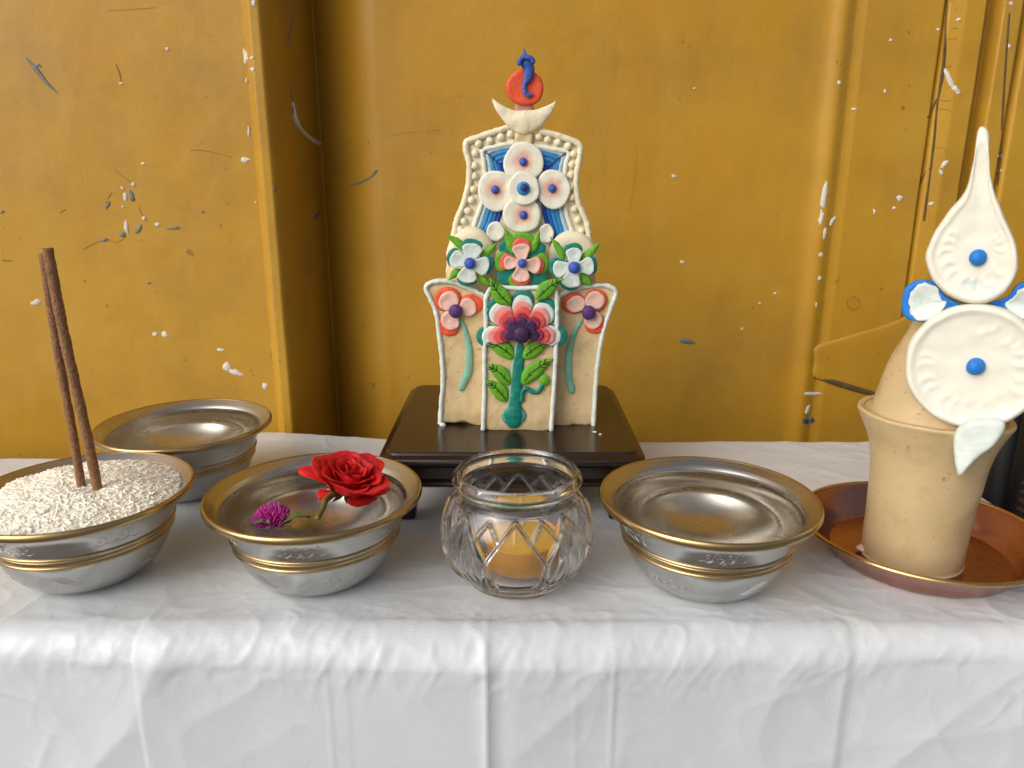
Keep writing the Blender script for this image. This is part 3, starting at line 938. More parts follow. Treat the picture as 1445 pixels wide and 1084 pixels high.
def petal(th, r0, r1, H, Wd, curl, ph, cup=.0, nu=17, nv=15, pw=.75):
    P = []
    for j in range(nv):
        v = j / (nv - 1)
        for i in range(nu):
            u = -1 + 2 * i / (nu - 1)
            vv = v * (1 - .20 * abs(u) ** 3)
            wdt = Wd * (.30 + .70 * math.sin(min(1, .12 + vv * 1.05) * PI * .5) ** .8) * (1 - .28 * max(0, vv - .72) / .28 * abs(u))
            r = r0 + (r1 - r0) * (vv ** pw)
            lip = max(0, vv - .62) / .38
            r += curl * lip ** 2
            z = H * vv - curl * .55 * lip ** 3 - .0014 * lip * lip * abs(math.sin(u * 2.6 + ph))
            r += .0012 * math.sin(u * 3.6 + ph) * vv + .0005 * math.sin(u * 9 + ph * 2) * vv * vv + cup * u * u
            a = th + u * wdt
            P.append(rose_c + .90 * (RO @ np.array([r * math.cos(a), r * math.sin(a), z])))
    F = [[j * nu + i, j * nu + i + 1, (j + 1) * nu + i + 1, (j + 1) * nu + i] for j in range(nv - 1) for i in range(nu - 1)]
    return np.array(P), F


NP = 19
for k in range(NP):
    t = k / (NP - 1)
    th = k * 2.39996 + .3
    r1 = .0022 + .0178 * t ** .9
    H = .0200 - .0020 * t
    Wd = 1.55 - .72 * t ** .6
    curl = .0002 + .0040 * t ** 1.5
    p = obj('petal', petal(th, .0008 + .0025 * t, r1, H, Wd, curl, k * 1.7, pw=.75 - .30 * t), M['rose'], rose)
    s_ = p.modifiers.new('thickness', 'SOLIDIFY'); s_.thickness = .00024; s_.offset = 0
    sb = p.modifiers.new('smooth', 'SUBSURF'); sb.levels = 1; sb.render_levels = 1
# big drooping outer petals
for (th, H, r1, Wd, curl) in ((3.05, .0080, .0240, .34, .0065), (3.95, .0030, .0180, .34, .002), (5.55, .0060, .0205, .62, .002), (.15, .0075, .0215, .5, .003)):
    p = obj('petal', petal(th, .003, r1, H, Wd, curl, th * 3, cup=-.001), M['rose'], rose)
    s_ = p.modifiers.new('thickness', 'SOLIDIFY'); s_.thickness = .0004; s_.offset = 0
    sb = p.modifiers.new('smooth', 'SUBSURF'); sb.levels = 1; sb.render_levels = 1
sp0 = hit(461, 704, (0, 0, .0428), (0, 0, 1)); sp1 = hit(448, 731, (0, 0, .0418), (0, 0, 1))
obj('stem', tube([rose_c + np.array([-.003, -.001, .001]), sp0, (sp0 + sp1) / 2 + np.array([.0006, 0, .0002]), sp1], [.0022, .0017, .0014, .0015], n=10), M['stem'], rose)
for a in (3.6, 4.4, 5.0):
    d = RO @ np.array([math.cos(a), math.sin(a), -.1])
    q = rose_c + RO @ np.array([.002 * math.cos(a), .002 * math.sin(a), .0005])
    obj('sepal', tube([q, q + d * .006, q + d * .011], [.0014, .0016, .0003], nrm=tuple(RO[:, 2]), flat=.25, n=8), M['leaf'], rose)

# amaranth ------------------------------------------------------------
am_c = hit(383, 737, (0, 0, .0405), (0, 0, 1)) + np.array([0, .002, 0])
am = thing('amaranth_flower', 'magenta globe amaranth floating beside the red rose', 'flower', am_c)
gs = []
for k in range(420):
    z = random.uniform(-.15, 1); a = k * 2.39996
    d = np.array([math.sqrt(max(0, 1 - z * z)) * math.cos(a), math.sqrt(max(0, 1 - z * z)) * math.sin(a), z])
    d = d + RNG.normal(size=3) * .12; d /= np.linalg.norm(d)
    d2 = d + np.array([0, 0, .35]); d2 /= np.linalg.norm(d2)
    p = am_c + d * np.array([.0068, .0068, .0055]); q = p + d2 * random.uniform(.0020, .0034)
    low = (abs(d[0] - .1) < .22 and d[1] < -.4 and d[2] < .5)
    gs.append(setmat(tube([p, (p + q) / 2 + d * .0003, q], [.0007, .0006, .0001], n=5, m=5), 1 if low and random.random() < .55 else 0))
gs.append(setmat(ball(am_c, .0068, (1, 1, .8)), 0))
obj('flower_head', join(*gs), [M['amaranth'], M['amawhite']], am)


def real_leaf(p0, p1, wd, lift, m):
    p0, p1 = np.array(p0), np.array(p1)
    d = p1 - p0; side = np.cross(d / np.linalg.norm(d), [0, 0, 1])
    P = []; nv, nu = 14, 7
    for j in range(nv):
        v = j / (nv - 1)
        for i in range(nu):
            u = -1 + 2 * i / (nu - 1)
            w = wd * math.sin(PI * v ** .8) ** .8 + .0001
            P.append(p0 + d * v + side * u * w + np.array([0, 0, lift * math.sin(PI * v) + .0012 * u * u - .0002 * math.sin(v * 20)]))
    F = [[j * nu + i, j * nu + i + 1, (j + 1) * nu + i + 1, (j + 1) * nu + i] for j in range(nv - 1) for i in range(nu - 1)]
    o = obj('leaf', (np.array(P), F), m, am)
    s = o.modifiers.new('thickness', 'SOLIDIFY'); s.thickness = .0003
    return o


real_leaf(am_c + np.array([.004, -.006, -.001]), hit(438, 731, (0, 0, .0425), (0, 0, 1)), .0030, .003, M['leaf'])
real_leaf(am_c + np.array([.003, -.007, -.001]), hit(359, 741, (0, 0, .0425), (0, 0, 1)), .0020, .0025, M['leaf'])

# ------------------------------------------------------------------ glass jar and tealight
JC = (.0026, .3535)
JOUT = [(.0004, .0012), (.019, .0010), (.0225, .0), (.0255, .0006), (.0270, .0030), (.0320, .0090), (.0362, .0165), (.0378, .0245), (.0376, .0310), (.0360, .0375), (.0334, .0425), (.0312, .0460), (.0304, .0492), (.0306, .0515)]
jo = open_curve(JOUT, 190)
jr = [(.0306 + .0026 * math.sin(t * PI) * 1.0, .0515 + .0072 * t) for t in np.linspace(.06, .94, 14)]
jtop = [(.0304 - .0008 * k / 4, .0587 + .0006 * math.sin(k / 4 * PI)) for k in range(5)]
JIN = [(.0288, .0572), (.0287, .0500), (.0294, .0465), (.0318, .0420), (.0344, .0360), (.0355, .0300), (.0354, .0240), (.0336, .0165), (.0295, .0105), (.0240, .0072), (.0170, .0062), (.0004, .0060)]
ji = open_curve(JIN, 70)
NPET = 8


def jar_fn(a, r, z):
    if z > .0465 or r < .026: 
        return .00025 * math.sin(a * 3 + z * 300) if z < .05 and r > .026 else 0
    best = 0
    d = 0
    zt = .0445
    for layer, off in ((0, -PI / 2 - .03), (1, -PI / 2 - .03 + PI / NPET)):
        ph = ((a - off) / (2 * PI / NPET)) % 1.0
        u = (ph - .5) * 2 if layer == 9 else ((ph + .5) % 1.0 - .5) * 2      # -1..1 across one petal
        top = zt if layer == 0 else .0438
        hgt = max(0, min(1, (top - z) / (top - .006)))
        half = min(1, 1.70 * hgt ** .8 if hgt < .5 else .976 * (1 - .9 * (hgt - .5) ** 2)) * (.98 if layer == 0 else .92)
        if hgt <= 0: continue
        e = half - abs(u)                               # inside distance to the petal's border
        if layer == 0:
            if e > 0:
                d = .0005 + .0019 * math.exp(-(e / .055) ** 2) + .00025 * math.exp(-(u / .05) ** 2) + .00005 * math.sin(abs(u) * 16 - hgt * 12) * min(1, e * 3)
                return d * min(1, max(0, (z - .002) / .006))
            d = max(d, .0024 * math.exp(-(e / .035) ** 2))
        else:
            if e > 0: d = max(d, .0014 * math.exp(-(e / .08) ** 2))
            else: d = max(d, .0014 * math.exp(-(e / .04) ** 2))
    return d * min(1, max(0, (z - .002) / .006))


prof = [tuple(q) for q in jo] + jr + jtop + [tuple(q) for q in ji]
jar = obj('glass_jar', lathe(prof, (*JC, 0), 480, jar_fn), M['glass'], origin=(*JC, 0))
tag(jar, 'clear pressed glass candle jar with lotus petal relief in front of the dark stand', 'candle jar')

TC = (JC[0] + .0030, JC[1] + .0015, .0064)
tl_ = thing('tealight', 'unlit yellow tealight in an orange cup inside the glass jar', 'candle', TC)
obj('cup', lathe([(.0003, 0), (.0180, 0), (.0190, .0008), (.0194, .0136), (.0198, .0141), (.0196, .0148), (.0190, .0146), (.0188, .0120), (.0186, .003), (.0003, .002)], TC, 80), M['cup'], tl_, origin=TC)
wx_ = obj('wax', lathe([(.0182, .0028), (.0187, .0115), (.0186, .0132), (.0165, .0136), (.0100, .0140), (.0040, .0146), (.0020, .0142), (.0003, .0140)], TC, 64), M['wax'], tl_, origin=TC, rough=.0002, rscale=200)
obj('wick', tube([(TC[0], TC[1], TC[2] + .013), (TC[0] + .0003, TC[1], TC[2] + .018), (TC[0] - .0002, TC[1], TC[2] + .0225)], .0008, n=8), M['wick'], tl_)

# ------------------------------------------------------------------ wooden stand
SX0, SX1, SY0, SY1, SZ = -.0797, .0797, .4105, .571, .0452
stand = thing('wooden_stand', 'square black brown lacquered stand under the tall dough sculpture', 'stand', ((SX0 + SX1) / 2, (SY0 + SY1) / 2, 0))


def rr_ring(x0, x1, y0, y1, rad, z, n=6):
    out = []
    for (cx_, cy_, a0) in ((x1 - rad, y0 + rad, -PI / 2), (x1 - rad, y1 - rad, 0), (x0 + rad, y1 - rad, PI / 2), (x0 + rad, y0 + rad, PI)):
        for k in range(n):
            a = a0 + PI / 2 * k / (n - 1); out.append((cx_ + rad * math.cos(a), cy_ + rad * math.sin(a), z))
    return out


def stack(rings):
    n = len(rings[0]); V = [p for r in rings for p in r]; F = []
    for i in range(len(rings) - 1):
        for k in range(n): F.append([i * n + k, i * n + (k + 1) % n, (i + 1) * n + (k + 1) % n, (i + 1) * n + k])
    F.append(list(range(n))[::-1]); F.append([(len(rings) - 1) * n + k for k in range(n)])
    return np.array(V), F


def moulded(steps, rad):
    return stack([rr_ring(SX0 + i, SX1 - i, SY0 + i, SY1 - i, max(.0012, rad - i * .5), z) for i, z in steps])


def flatshade(o, ang=40):
    me = o.data
    me.shade_smooth()
    me.set_sharp_from_angle(angle=R(ang))


o = obj('top', moulded([(.0052, .0352), (.0042, .0356), (.0022, .0372), (.0006, .0385), (.0, .0396), (.0001, .0408), (.0008, .0420), (.0026, .0430), (.0040, .0436), (.0046, .0446), (.0054, SZ)], .010), M['wood'], stand); flatshade(o, 30)
o = obj('apron', stack([rr_ring(SX0 + i, SX1 - i, SY0 + i, SY1 - i, .004, z) for i, z in [(.0085, .0215), (.0075, .0222), (.0070, .0235), (.0074, .0250), (.0105, .0262), (.0108, .0351)]]), M['wood'], stand); flatshade(o, 30)
for sx in (0, 1):
    for sy in (0, 1):
        x0 = SX0 + .0075 if sx == 0 else SX1 - .0075 - .015; y0 = SY0 + .0075 if sy == 0 else SY1 - .0075 - .015
        o = obj('leg', stack([rr_ring(x0 + i, x0 + .015 - i, y0 + i, y0 + .015 - i, .0015, z) for i, z in [(.0025, .0), (.002, .0008), (.0012, .008), (.0002, .014), (.0, .0214)]]), M['wood'], stand)
        flatshade(o, 30)

# ------------------------------------------------------------------ dough sculpture on the stand
TB = (.006, .468, SZ)
torma = thing('dough_sculpture', 'tall cream dough sculpture with coloured flowers and five white discs on the dark stand', 'sculpture', TB)
FR0 = Frame((0, .480, 0))      # upper plate face
FR1 = Frame((0, .4667, 0))     # side slabs face
FR2 = Frame((0, .4557, 0))     # centre slab face
FRM = Frame((0, .4630, 0))     # middle row of flowers


def z1(X, Y): return (580 + X * .2768, 50 + Y * .2768)      # tracing sheets
def z2(X, Y): return (580 + X * .3137, 300 + Y * .3137)
def z7(X, Y): return (620 + X * .1661, 310 + Y * .1661)
def z6(X, Y): return (660 + X * .1107, 380 + Y * .1107)


def P(frm, pts, h): return [frm.at(*q, h) for q in pts]


PXM = .46 / FPX       # metres per photo pixel on the sculpture
# upper plate, standing on the stand behind the slabs
up_out = [z1(490, 468), z1(380, 505), z1(280, 540), z1(275, 580), z1(292, 660), z1(290, 750), z1(270, 840), z1(230, 940), z1(213, 1010), (634, 352), (632, 400), (636, 470), (640, 596),
          (738, 598), (832, 596), (836, 470), (837, 400), (836, 350), z1(913, 1040), z1(898, 950), z1(855, 850), z1(842, 760), z1(850, 660), z1(866, 590), z1(860, 555), z1(765, 515), z1(665, 486), z1(575, 520)]
obj('back_plate', slab(FR0, up_out, .020, n=140, edge=.04, center=(737, 380)), M['cream'], torma, rough=.0004, rscale=150)
obj('neck', pad(FR0, [z1(532, 480), z1(618, 480), z1(622, 560), z1(615, 700), z1(535, 700), z1(528, 560)], -.003, .0065, n=30, edge=.3), M['dough'], torma, rough=.0003)
rp = PXM * 4.6
ropL = [z1(500, 470), z1(440, 488), z1(330, 526), z1(284, 545), z1(282, 590), z1(298, 660), z1(295, 750), z1(274, 845), z1(236, 940), z1(222, 1005), (637, 350), (634, 385)]
ropR = [z1(660, 488), z1(765, 517), z1(840, 546), z1(862, 570), z1(858, 620), z1(848, 680), z1(840, 760), z1(852, 850), z1(892, 945), z1(908, 1035), (835, 360), (836, 395)]
obj('border', tube(P(FR0, ropL, .0008), rp, nrm=(0, -1, 0), flat=1.1, n=12, m=110), M['cream'], torma, rough=.0003, rscale=500)
obj('border', tube(P(FR0, ropR, .0008), rp, nrm=(0, -1, 0), flat=1.1, n=12, m=110), M['cream'], torma, rough=.0003, rscale=500)
for q in [(508, 502), (458, 519), (402, 537), (345, 552), (327, 602), (325, 665), (325, 718), (318, 785), (308, 840), (290, 895), (270, 945), (252, 990),
          (650, 517), (697, 532), (748, 547), (800, 564), (830, 605), (820, 660), (815, 712), (815, 772), (820, 826), (832, 885), (850, 940), (868, 996), (888, 1053)]:
    obj('bead', ball(FR0.at(*z1(*q), .0012), PXM * 5.3 * random.uniform(.95, 1.08), (1, .8, 1)), M['cream'], torma, rough=.0002, rscale=500)
inL = [z1(520, 548), z1(440, 566), z1(366, 588), z1(372, 650), z1(378, 720), z1(376, 800), z1(350, 890), z1(325, 960), z1(302, 1018)]
inR = [z1(632, 562), z1(720, 580), z1(800, 598), z1(790, 650), z1(782, 720), z1(780, 800), z1(790, 900), z1(815, 980), z1(838, 1050)]
obj('inner_border', tube(P(FR0, inL, .0006), PXM * 3.6, nrm=(0, -1, 0), n=10, m=80), M['white'], torma, rough=.0002, rscale=500)
obj('inner_border', tube(P(FR0, inR, .0006), PXM * 3.6, nrm=(0, -1, 0), n=10, m=80), M['white'], torma, rough=.0002, rscale=500)
cols = ['blue4', 'blue3', 'blue3', 'blue2', 'blue1']
for k, cn in enumerate(cols):
    d = 10 + k * 21
    dl = k * 24
    pl = [z1(520, 560 + dl + 4), z1(450, 575 + dl * 1.02), z1(384 + d * .9, 602 + dl * .95), z1(392 + d * .9, 660 + dl * .4), z1(396 + d, 720), z1(394 + d, 800), z1(366 + d, 890), z1(340 + d, 965), z1(312 + d * .95, 1030)]
    pr = [z1(632, 574 + dl), z1(710, 588 + dl * 1.02), z1(782 - d * .9, 612 + dl * .95), z1(773 - d * .9, 660 + dl * .4), z1(766 - d, 720), z1(764 - d, 800), z1(775 - d, 900), z1(798 - d, 985), z1(832 - d * 1.0, 1085)]
    hh = .0002 - .0001 * k
    obj('blue_strip', tube(P(FR0, pl, hh), PXM * 3.5, nrm=(0, -1, 0), flat=.8, n=10, m=80), M[cn], torma, rough=.00015, rscale=600)
    obj('blue_strip', tube(P(FR0, pr, hh), PXM * 3.5, nrm=(0, -1, 0), flat=.8, n=10, m=80), M[cn], torma, rough=.00015, rscale=600)
obj('stick', tube(P(FR0, [z1(352, 570), z1(400, 612), z1(470, 676)], .0016), .00032, n=6, m=12), M['stick'], torma)
obj('stick', tube(P(FR0, [z1(812, 584), z1(760, 620), z1(690, 680)], .0016), .00032, n=6, m=12), M['stick'], torma)
# moon, sun and flame
moon = [z1(418, 331), z1(440, 362), z1(485, 405), z1(530, 434), z1(578, 446), z1(628, 432), z1(675, 402), z1(712, 370), z1(733, 342)]
mr = [1.2, 4.2, 8.5, 13.5, 16.5, 13.5, 8.5, 4.5, 1.2]
obj('crescent', tube(P(FR0, moon, .0035), [PXM * k for k in mr], nrm=(0, -1, 0), flat=.36, n=18, m=70), M['cream'], torma, rough=.0003, rscale=250)
obj('sun_stem', pad(FR0, [z1(537, 345), z1(612, 345), z1(616, 400), z1(535, 400)], -.001, .004, n=24, edge=.3), clay('dusky pink dough', (.50, .24, .18)), torma)
obj('sun_disc', pad(FR0, ellipse(*z1(580, 270), 26.3, 26.3), .0005, .0046, n=56, edge=.14, dome=-.0005), M['red'], torma, rough=.0002, rscale=200)
fl = [z1(576, 74), z1(577, 98), z1(580, 120), z1(588, 150), z1(602, 185), z1(592, 228), z1(578, 262), z1(578, 292), z1(594, 312), z1(614, 306)]
obj('flame', tube(P(FR0, fl, .0062), [PXM * k for k in (.5, 2.0, 5.2, 8.6, 7.2, 4.8, 3.0, 2.8, 2.6, 2.2)], nrm=(0, -1, 0), flat=.62, n=14, m=70), M['blue'], torma, rough=.00025, rscale=500)
obj('flame_band', tube(P(FR0, [z1(551, 152), z1(560, 132), z1(585, 124), z1(612, 130), z1(620, 145)], .0085), PXM * 3.2, nrm=(0, -1, 0), n=10, m=24), M['blue'], torma, rough=.0002, rscale=500)

# five white discs with dyed centres and blue buttons
for i, (cx_, cy_, rx, ry, h) in enumerate([(572, 648, 103, 104, .0020), (437, 792, 98, 102, .0024), (724, 784, 86, 100, .0028), (565, 912, 99, 93, .0032), (574, 780, 82, 83, .0052)]):
    c = z1(cx_, cy_)
    bc = [z1(571, 646), z1(430, 786), z1(717, 780), z1(571, 914), z1(572, 780)][i]
    ob = obj('white_disc', pad(FR0, ellipse(c[0], c[1], rx * .2768, ry * .2768), h, .0022, n=48, edge=.10, dome=-.0004), M['blush'] if i < 4 else M['white'], torma,
             origin=FR0.at(*bc, h + .002), rough=.0003, rscale=180)
    if i == 4:
        obj('button', ball(FR0.at(*bc, h + .0022), PXM * 9.4, (1, .45, 1)), M['blue3'], ob)
        obj('button', ball(FR0.at(bc[0] + 1, bc[1] - 1, h + .0040), PXM * 5.4, (1, .6, 1)), M['navy'], ob)
    else:
        obj('button', ball(FR0.at(*bc, h + .0024), PXM * 5.9, (1, .7, 1)), M['blue'], ob, rough=.0002, rscale=500)
for (cx_, cy_, rx, ry) in ((432, 998, 46, 52), (690, 1008, 36, 50)):
    c = z1(cx_, cy_)
    obj('cream_petal', pad(FR0, ellipse(c[0], c[1], rx * .2768, ry * .2768), .0015, .0028, n=30, dome=-.0008), M['white'], torma, rough=.0003, rscale=200)


def leaf_geo(fr, a, b, wd, h, t=.0016, veins=True, bend=.12, dome=.0006):
    """pointed leaf from root a to tip b (pixels), half width wd px, with raised veins coloured dark as groove shade"""
    a, b = np.array(a, float), np.array(b, float)
    d = b - a; n = np.array([-d[1], d[0]]); ln = np.linalg.norm(d); n /= ln
    out = []
    S = (0, .12, .28, .45, .62, .80, .93, 1)
    W_ = (.25, .70, .98, 1.0, .82, .46, .16, 0)
    cen = lambda s: a + d * s + n * ln * bend * math.sin(PI * s)
    for s, w in zip(S, W_): out.append(cen(s) + n * wd * w)
    for s, w in list(zip(S, W_))[-2::-1]: out.append(cen(s) - n * wd * w)
    g = setmat(pad(fr, out, h, t, n=44, edge=.3, dome=dome, center=tuple(cen(.45))), 0)
    if not veins: return g
    hv = h + t + dome * .80
    gs = [g]
    k_ = PXM * .85
    gs.append(setmat(tube([fr.at(*cen(s), hv + dome * .35 * math.sin(PI * s)) for s in (.10, .35, .6, .86)], k_, nrm=fr.n, flat=.5, n=6, m=14), 1))
    for s in (.25, .42, .58, .72):
        for sg in (-1, 1):
            q0 = cen(s); q1 = cen(s + .13) + n * sg * wd * .52
            gs.append(setmat(tube([fr.at(*q0, hv), fr.at(*((q0 + q1) / 2), hv - .0001), fr.at(*q1, hv - dome * .3)], [k_, k_, k_ * .6], nrm=fr.n, flat=.5, n=6, m=6), 1))
    return join(*gs)


def petal_pad(fr, c, tip, hw, h, t, inner=.25, dome=.0, n=32):
    """rounded petal reaching from the flower centre c to tip (pixels)"""
    c, tip = np.array(c, float), np.array(tip, float)
    d = tip - c; ln = np.linalg.norm(d); u = d / ln; v = np.array([-u[1], u[0]])
    out = []
    for s, w in ((inner, .40), (.45, .78), (.72, 1.05), (.89, .84), (.98, .42), (1, 0)):
        out.append(c + d * s + v * hw * w)
    for s, w in ((.98, -.42), (.89, -.84), (.72, -1.05), (.45, -.78), (inner, -.40)):
        out.append(c + d * s + v * hw * w)
    cc = c + d * .62
    return pad(fr, out, h, t, n=n, dome=dome, center=tuple(cc), edge=.22)


# cream bosses behind the middle row
obj('cream_boss', pad(Frame((0, .474, 0)), ellipse(*z7(270, 330), 34, 46), -.006, .0075, n=40, edge=.3), M['cream'], torma, rough=.0004, rscale=150)
obj('cream_boss', pad(Frame((0, .474, 0)), ellipse(*z7(1130, 360), 36, 44), -.006, .0075, n=40, edge=.3), M['cream'], torma, rough=.0004, rscale=150)
obj('cream_boss', pad(Frame((0, .474, 0)), ellipse(*z7(705, 420), 46, 44), -.006, .0065, n=40, edge=.3), M['dough'], torma, rough=.0004, rscale=150)
# the lump the slabs lean on
obj('core', pad(Frame((0, .4725, 0)), [(634, 370), (690, 366), (740, 362), (790, 366), (838, 372), (842, 450), (836, 599), (738, 600), (636, 598), (628, 450)], -.022, .022, n=60, edge=.06), M['dough'], torma, rough=.0004, rscale=150)


def small_flower(name, cx7, petals, under, leaves, pc, uc, bcol, br):
    c = z7(*cx7)
    f = obj(name, ball(FRM.at(*c, .0050), PXM * br, (1, .75, 1)), M[bcol], torma, rough=.0002, rscale=500)
    for a, b, w in leaves:
        obj('leaf', leaf_geo(FRM, z7(*a), z7(*b), w, -.0006, veins=False, bend=.06, t=.0018), M['green'], f, rough=.0002, rscale=400)
    for lay in under:
        for (tip, hw) in lay[1]:
            obj('petal', petal_pad(FRM, c, z7(*tip), hw * 1.08, lay[2], .0015, inner=.2), M[lay[0]], f, rough=.0002, rscale=300)
    for (tip, hw) in petals:
        obj('petal', petal_pad(FRM, c, z7(*tip), hw * 1.12, .0024, .0017, inner=.12, dome=-.0006 if pc == 'palewhite' else -.0009), M[pc], f, rough=.0002, rscale=300)
    return f


small_flower('flower', (262, 365), [((290, 198), 12.2), ((98, 318), 11.5), ((228, 530), 12), ((425, 400), 11.5)],
             [('teal', [((285, 160), 13), ((70, 300), 12.5), ((225, 562), 12.5), ((465, 385), 12)], .0006)],
             [((222, 262), (50, 126), 5.6), ((350, 310), (488, 200), 5.4), ((180, 425), (72, 520), 5.4), ((325, 450), (446, 565), 5.2)], 'palewhite', 'teal', 'blue', 8.0)
small_flower('flower', (703, 365), [((692, 200), 10.6), ((548, 362), 8.2), ((858, 395), 10.0), ((690, 522), 10.8)],
             [('teal', [((520, 195), 10), ((890, 205), 10), ((505, 530), 11), ((895, 550), 12)], -.0012),
              ('green', [((700, 104), 15.5), ((468, 350), 12.5), ((930, 375), 12.5), ((655, 582), 12)], -.0002),
              ('coral', [((698, 155), 11.8), ((514, 352), 10.5), ((890, 395), 11), ((693, 555), 12)], .0010)],
             [((625, 290), (546, 68), 6.6), ((770, 285), (848, 82), 5.8)], 'pink', 'coral', 'blue', 6.4)
small_flower('flower', (1140, 400), [((1143, 236), 10.2), ((964, 420), 10.5), ((1310, 388), 11), ((1105, 572), 11.5)],
             [('teal', [((1130, 196), 12), ((930, 400), 12), ((1340, 378), 12), ((1090, 598), 12.5)], .0006)],
             [((1060, 350), (936, 140), 5.2), ((1195, 340), (1368, 184), 5.8), ((1210, 460), (1300, 560), 6.4)], 'palewhite', 'teal', 'blue', 8.6)

# bottom slabs
left_out = [z2(62, 335), z2(85, 312), z2(150, 303), z2(215, 318), z2(290, 352), z2(340, 380), z2(350, 500), z2(350, 700), z2(350, 958), z2(240, 952), z2(132, 948), z2(133, 850), z2(140, 760), z2(135, 650), z2(124, 560), z2(108, 450), z2(85, 385)]
right_out = [z2(925, 355), z2(885, 326), z2(820, 326), z2(745, 337), z2(690, 362), z2(640, 390), z2(635, 500), z2(635, 700), z2(635, 966), z2(735, 964), z2(825, 958), z2(830, 850), z2(836, 740), z2(848, 640), z2(868, 530), z2(902, 425)]
cen_out = [z2(327, 978), z2(328, 800), z2(328, 620), z2(333, 500), z2(330, 420), z2(338, 365), z2(372, 334), z2(500, 336), z2(630, 330), z2(658, 362), z2(660, 450), z2(656, 600), z2(646, 800), z2(636, 982), z2(490, 990)]


def ragged(px):      # broken lower rim
    out = []
    for q in closed_curve(np.array(px), 110):
        if q[1] > 592: q = q + np.array([0, random.uniform(-1.2, 1.0)])
        out.append(tuple(q))
    return out


obj('side_slab', slab(FR1, ragged(left_out), .014, n=150, edge=.05), M['dough'], torma, rough=.0004, rscale=180)
obj('side_slab', slab(FR1, ragged(right_out), .014, n=150, edge=.05), M['dough'], torma, rough=.0004, rscale=180)
obj('centre_slab', slab(FR2, ragged(cen_out), .015, n=150, edge=.05), M['dough'], torma, rough=.0004, rscale=180)
rw = PXM * 3.3
obj('border', tube(P(FR1, [z2(330, 374), z2(290, 354), z2(215, 321), z2(150, 307), z2(92, 314), z2(67, 338), z2(88, 390), z2(112, 450), z2(128, 560), z2(138, 650), z2(143, 760), z2(136, 850), z2(131, 945)], .0006), rw, nrm=(0, -1, 0), n=12, m=110), M['rope'], torma, rough=.0003, rscale=400)
obj('border', tube(P(FR1, [z2(655, 384), z2(690, 362), z2(745, 340), z2(820, 329), z2(882, 329), z2(921, 358), z2(899, 425), z2(865, 530), z2(845, 640), z2(833, 740), z2(826, 850), z2(820, 955)], .0006), rw, nrm=(0, -1, 0), n=12, m=110), M['rope'], torma, rough=.0003, rscale=400)
obj('border', tube(P(FR2, [z2(324, 972), z2(330, 800), z2(331, 620), z2(337, 500), z2(335, 420), z2(343, 368), z2(376, 338), z2(500, 341), z2(626, 335), z2(654, 366), z2(656, 450), z2(652, 600), z2(642, 800), z2(630, 975)], .0006), [rw] * 14, nrm=(0, -1, 0), n=12, m=120), M['rope'], torma, rough=.0003, rscale=400)
obj('rope_end', ball(FR1.at(*z2(142, 950), .002), PXM * 4.5, (1.1, .8, .7)), M['rope'], torma, rough=.0006, rscale=400)


def trefoil(fr, c, pads, stem, br):
    c = z2(*c)
    f = obj('flower', ball(fr.at(*c, .0052), PXM * br, (1, .6, 1)), M['violet'], torma, rough=.0003, rscale=400)
    for k, (rc_, rr_, pc_, pr_, dome) in enumerate(pads):
        q = z2(*rc_); obj('petal', pad(fr, ellipse(q[0], q[1], rr_[0] * .3137, rr_[1] * .3137, R(rr_[2])), -.0003, .0019, n=32, edge=.22), M['red'], f, rough=.0002, rscale=300)
        q = z2(*pc_); obj('petal', pad(fr, ellipse(q[0], q[1], pr_[0] * .3137, pr_[1] * .3137, R(pr_[2])), .0012, .0019, n=32, edge=.22, dome=-.0005), M['pink'], f, rough=.0002, rscale=300)
    obj('stem', tube(P(fr, [z2(*q) for q in stem], .0006), [PXM * k for k in (2.0, 3.4, 5.0, 5.8, 5.0)], nrm=(0, -1, 0), flat=.5, n=12, m=60), M['mint'], f, rough=.0002, rscale=300)


trefoil(FR1, (203, 438), [((163, 388), (60, 54, -25), (171, 396), (48, 43, -20)), ((270, 412), (52, 46, 0), (257, 424), (38, 43, 0)), ((168, 512), (47, 42, 40), (178, 484), (45, 40, 45))] and
        [((163, 388), (60, 54, -25), (171, 396), (48, 43, -20), 0), ((270, 412), (52, 46, 0), (257, 424), (38, 43, 0), 0), ((168, 512), (47, 42, 40), (178, 484), (45, 40, 45), 0)],
        [(218, 468), (244, 530), (262, 620), (258, 710), (228, 788)], 10.2)
trefoil(FR1, (795, 445), [((732, 408), (56, 46, -15), (742, 410), (44, 37, -15), 0), ((832, 395), (52, 52, 0), (826, 393), (44, 42, -30), 0), ((828, 500), (48, 46, -40), (818, 482), (42, 40, -40), 0)],
        [(770, 480), (735, 540), (712, 620), (706, 710), (722, 800)], 10.2)

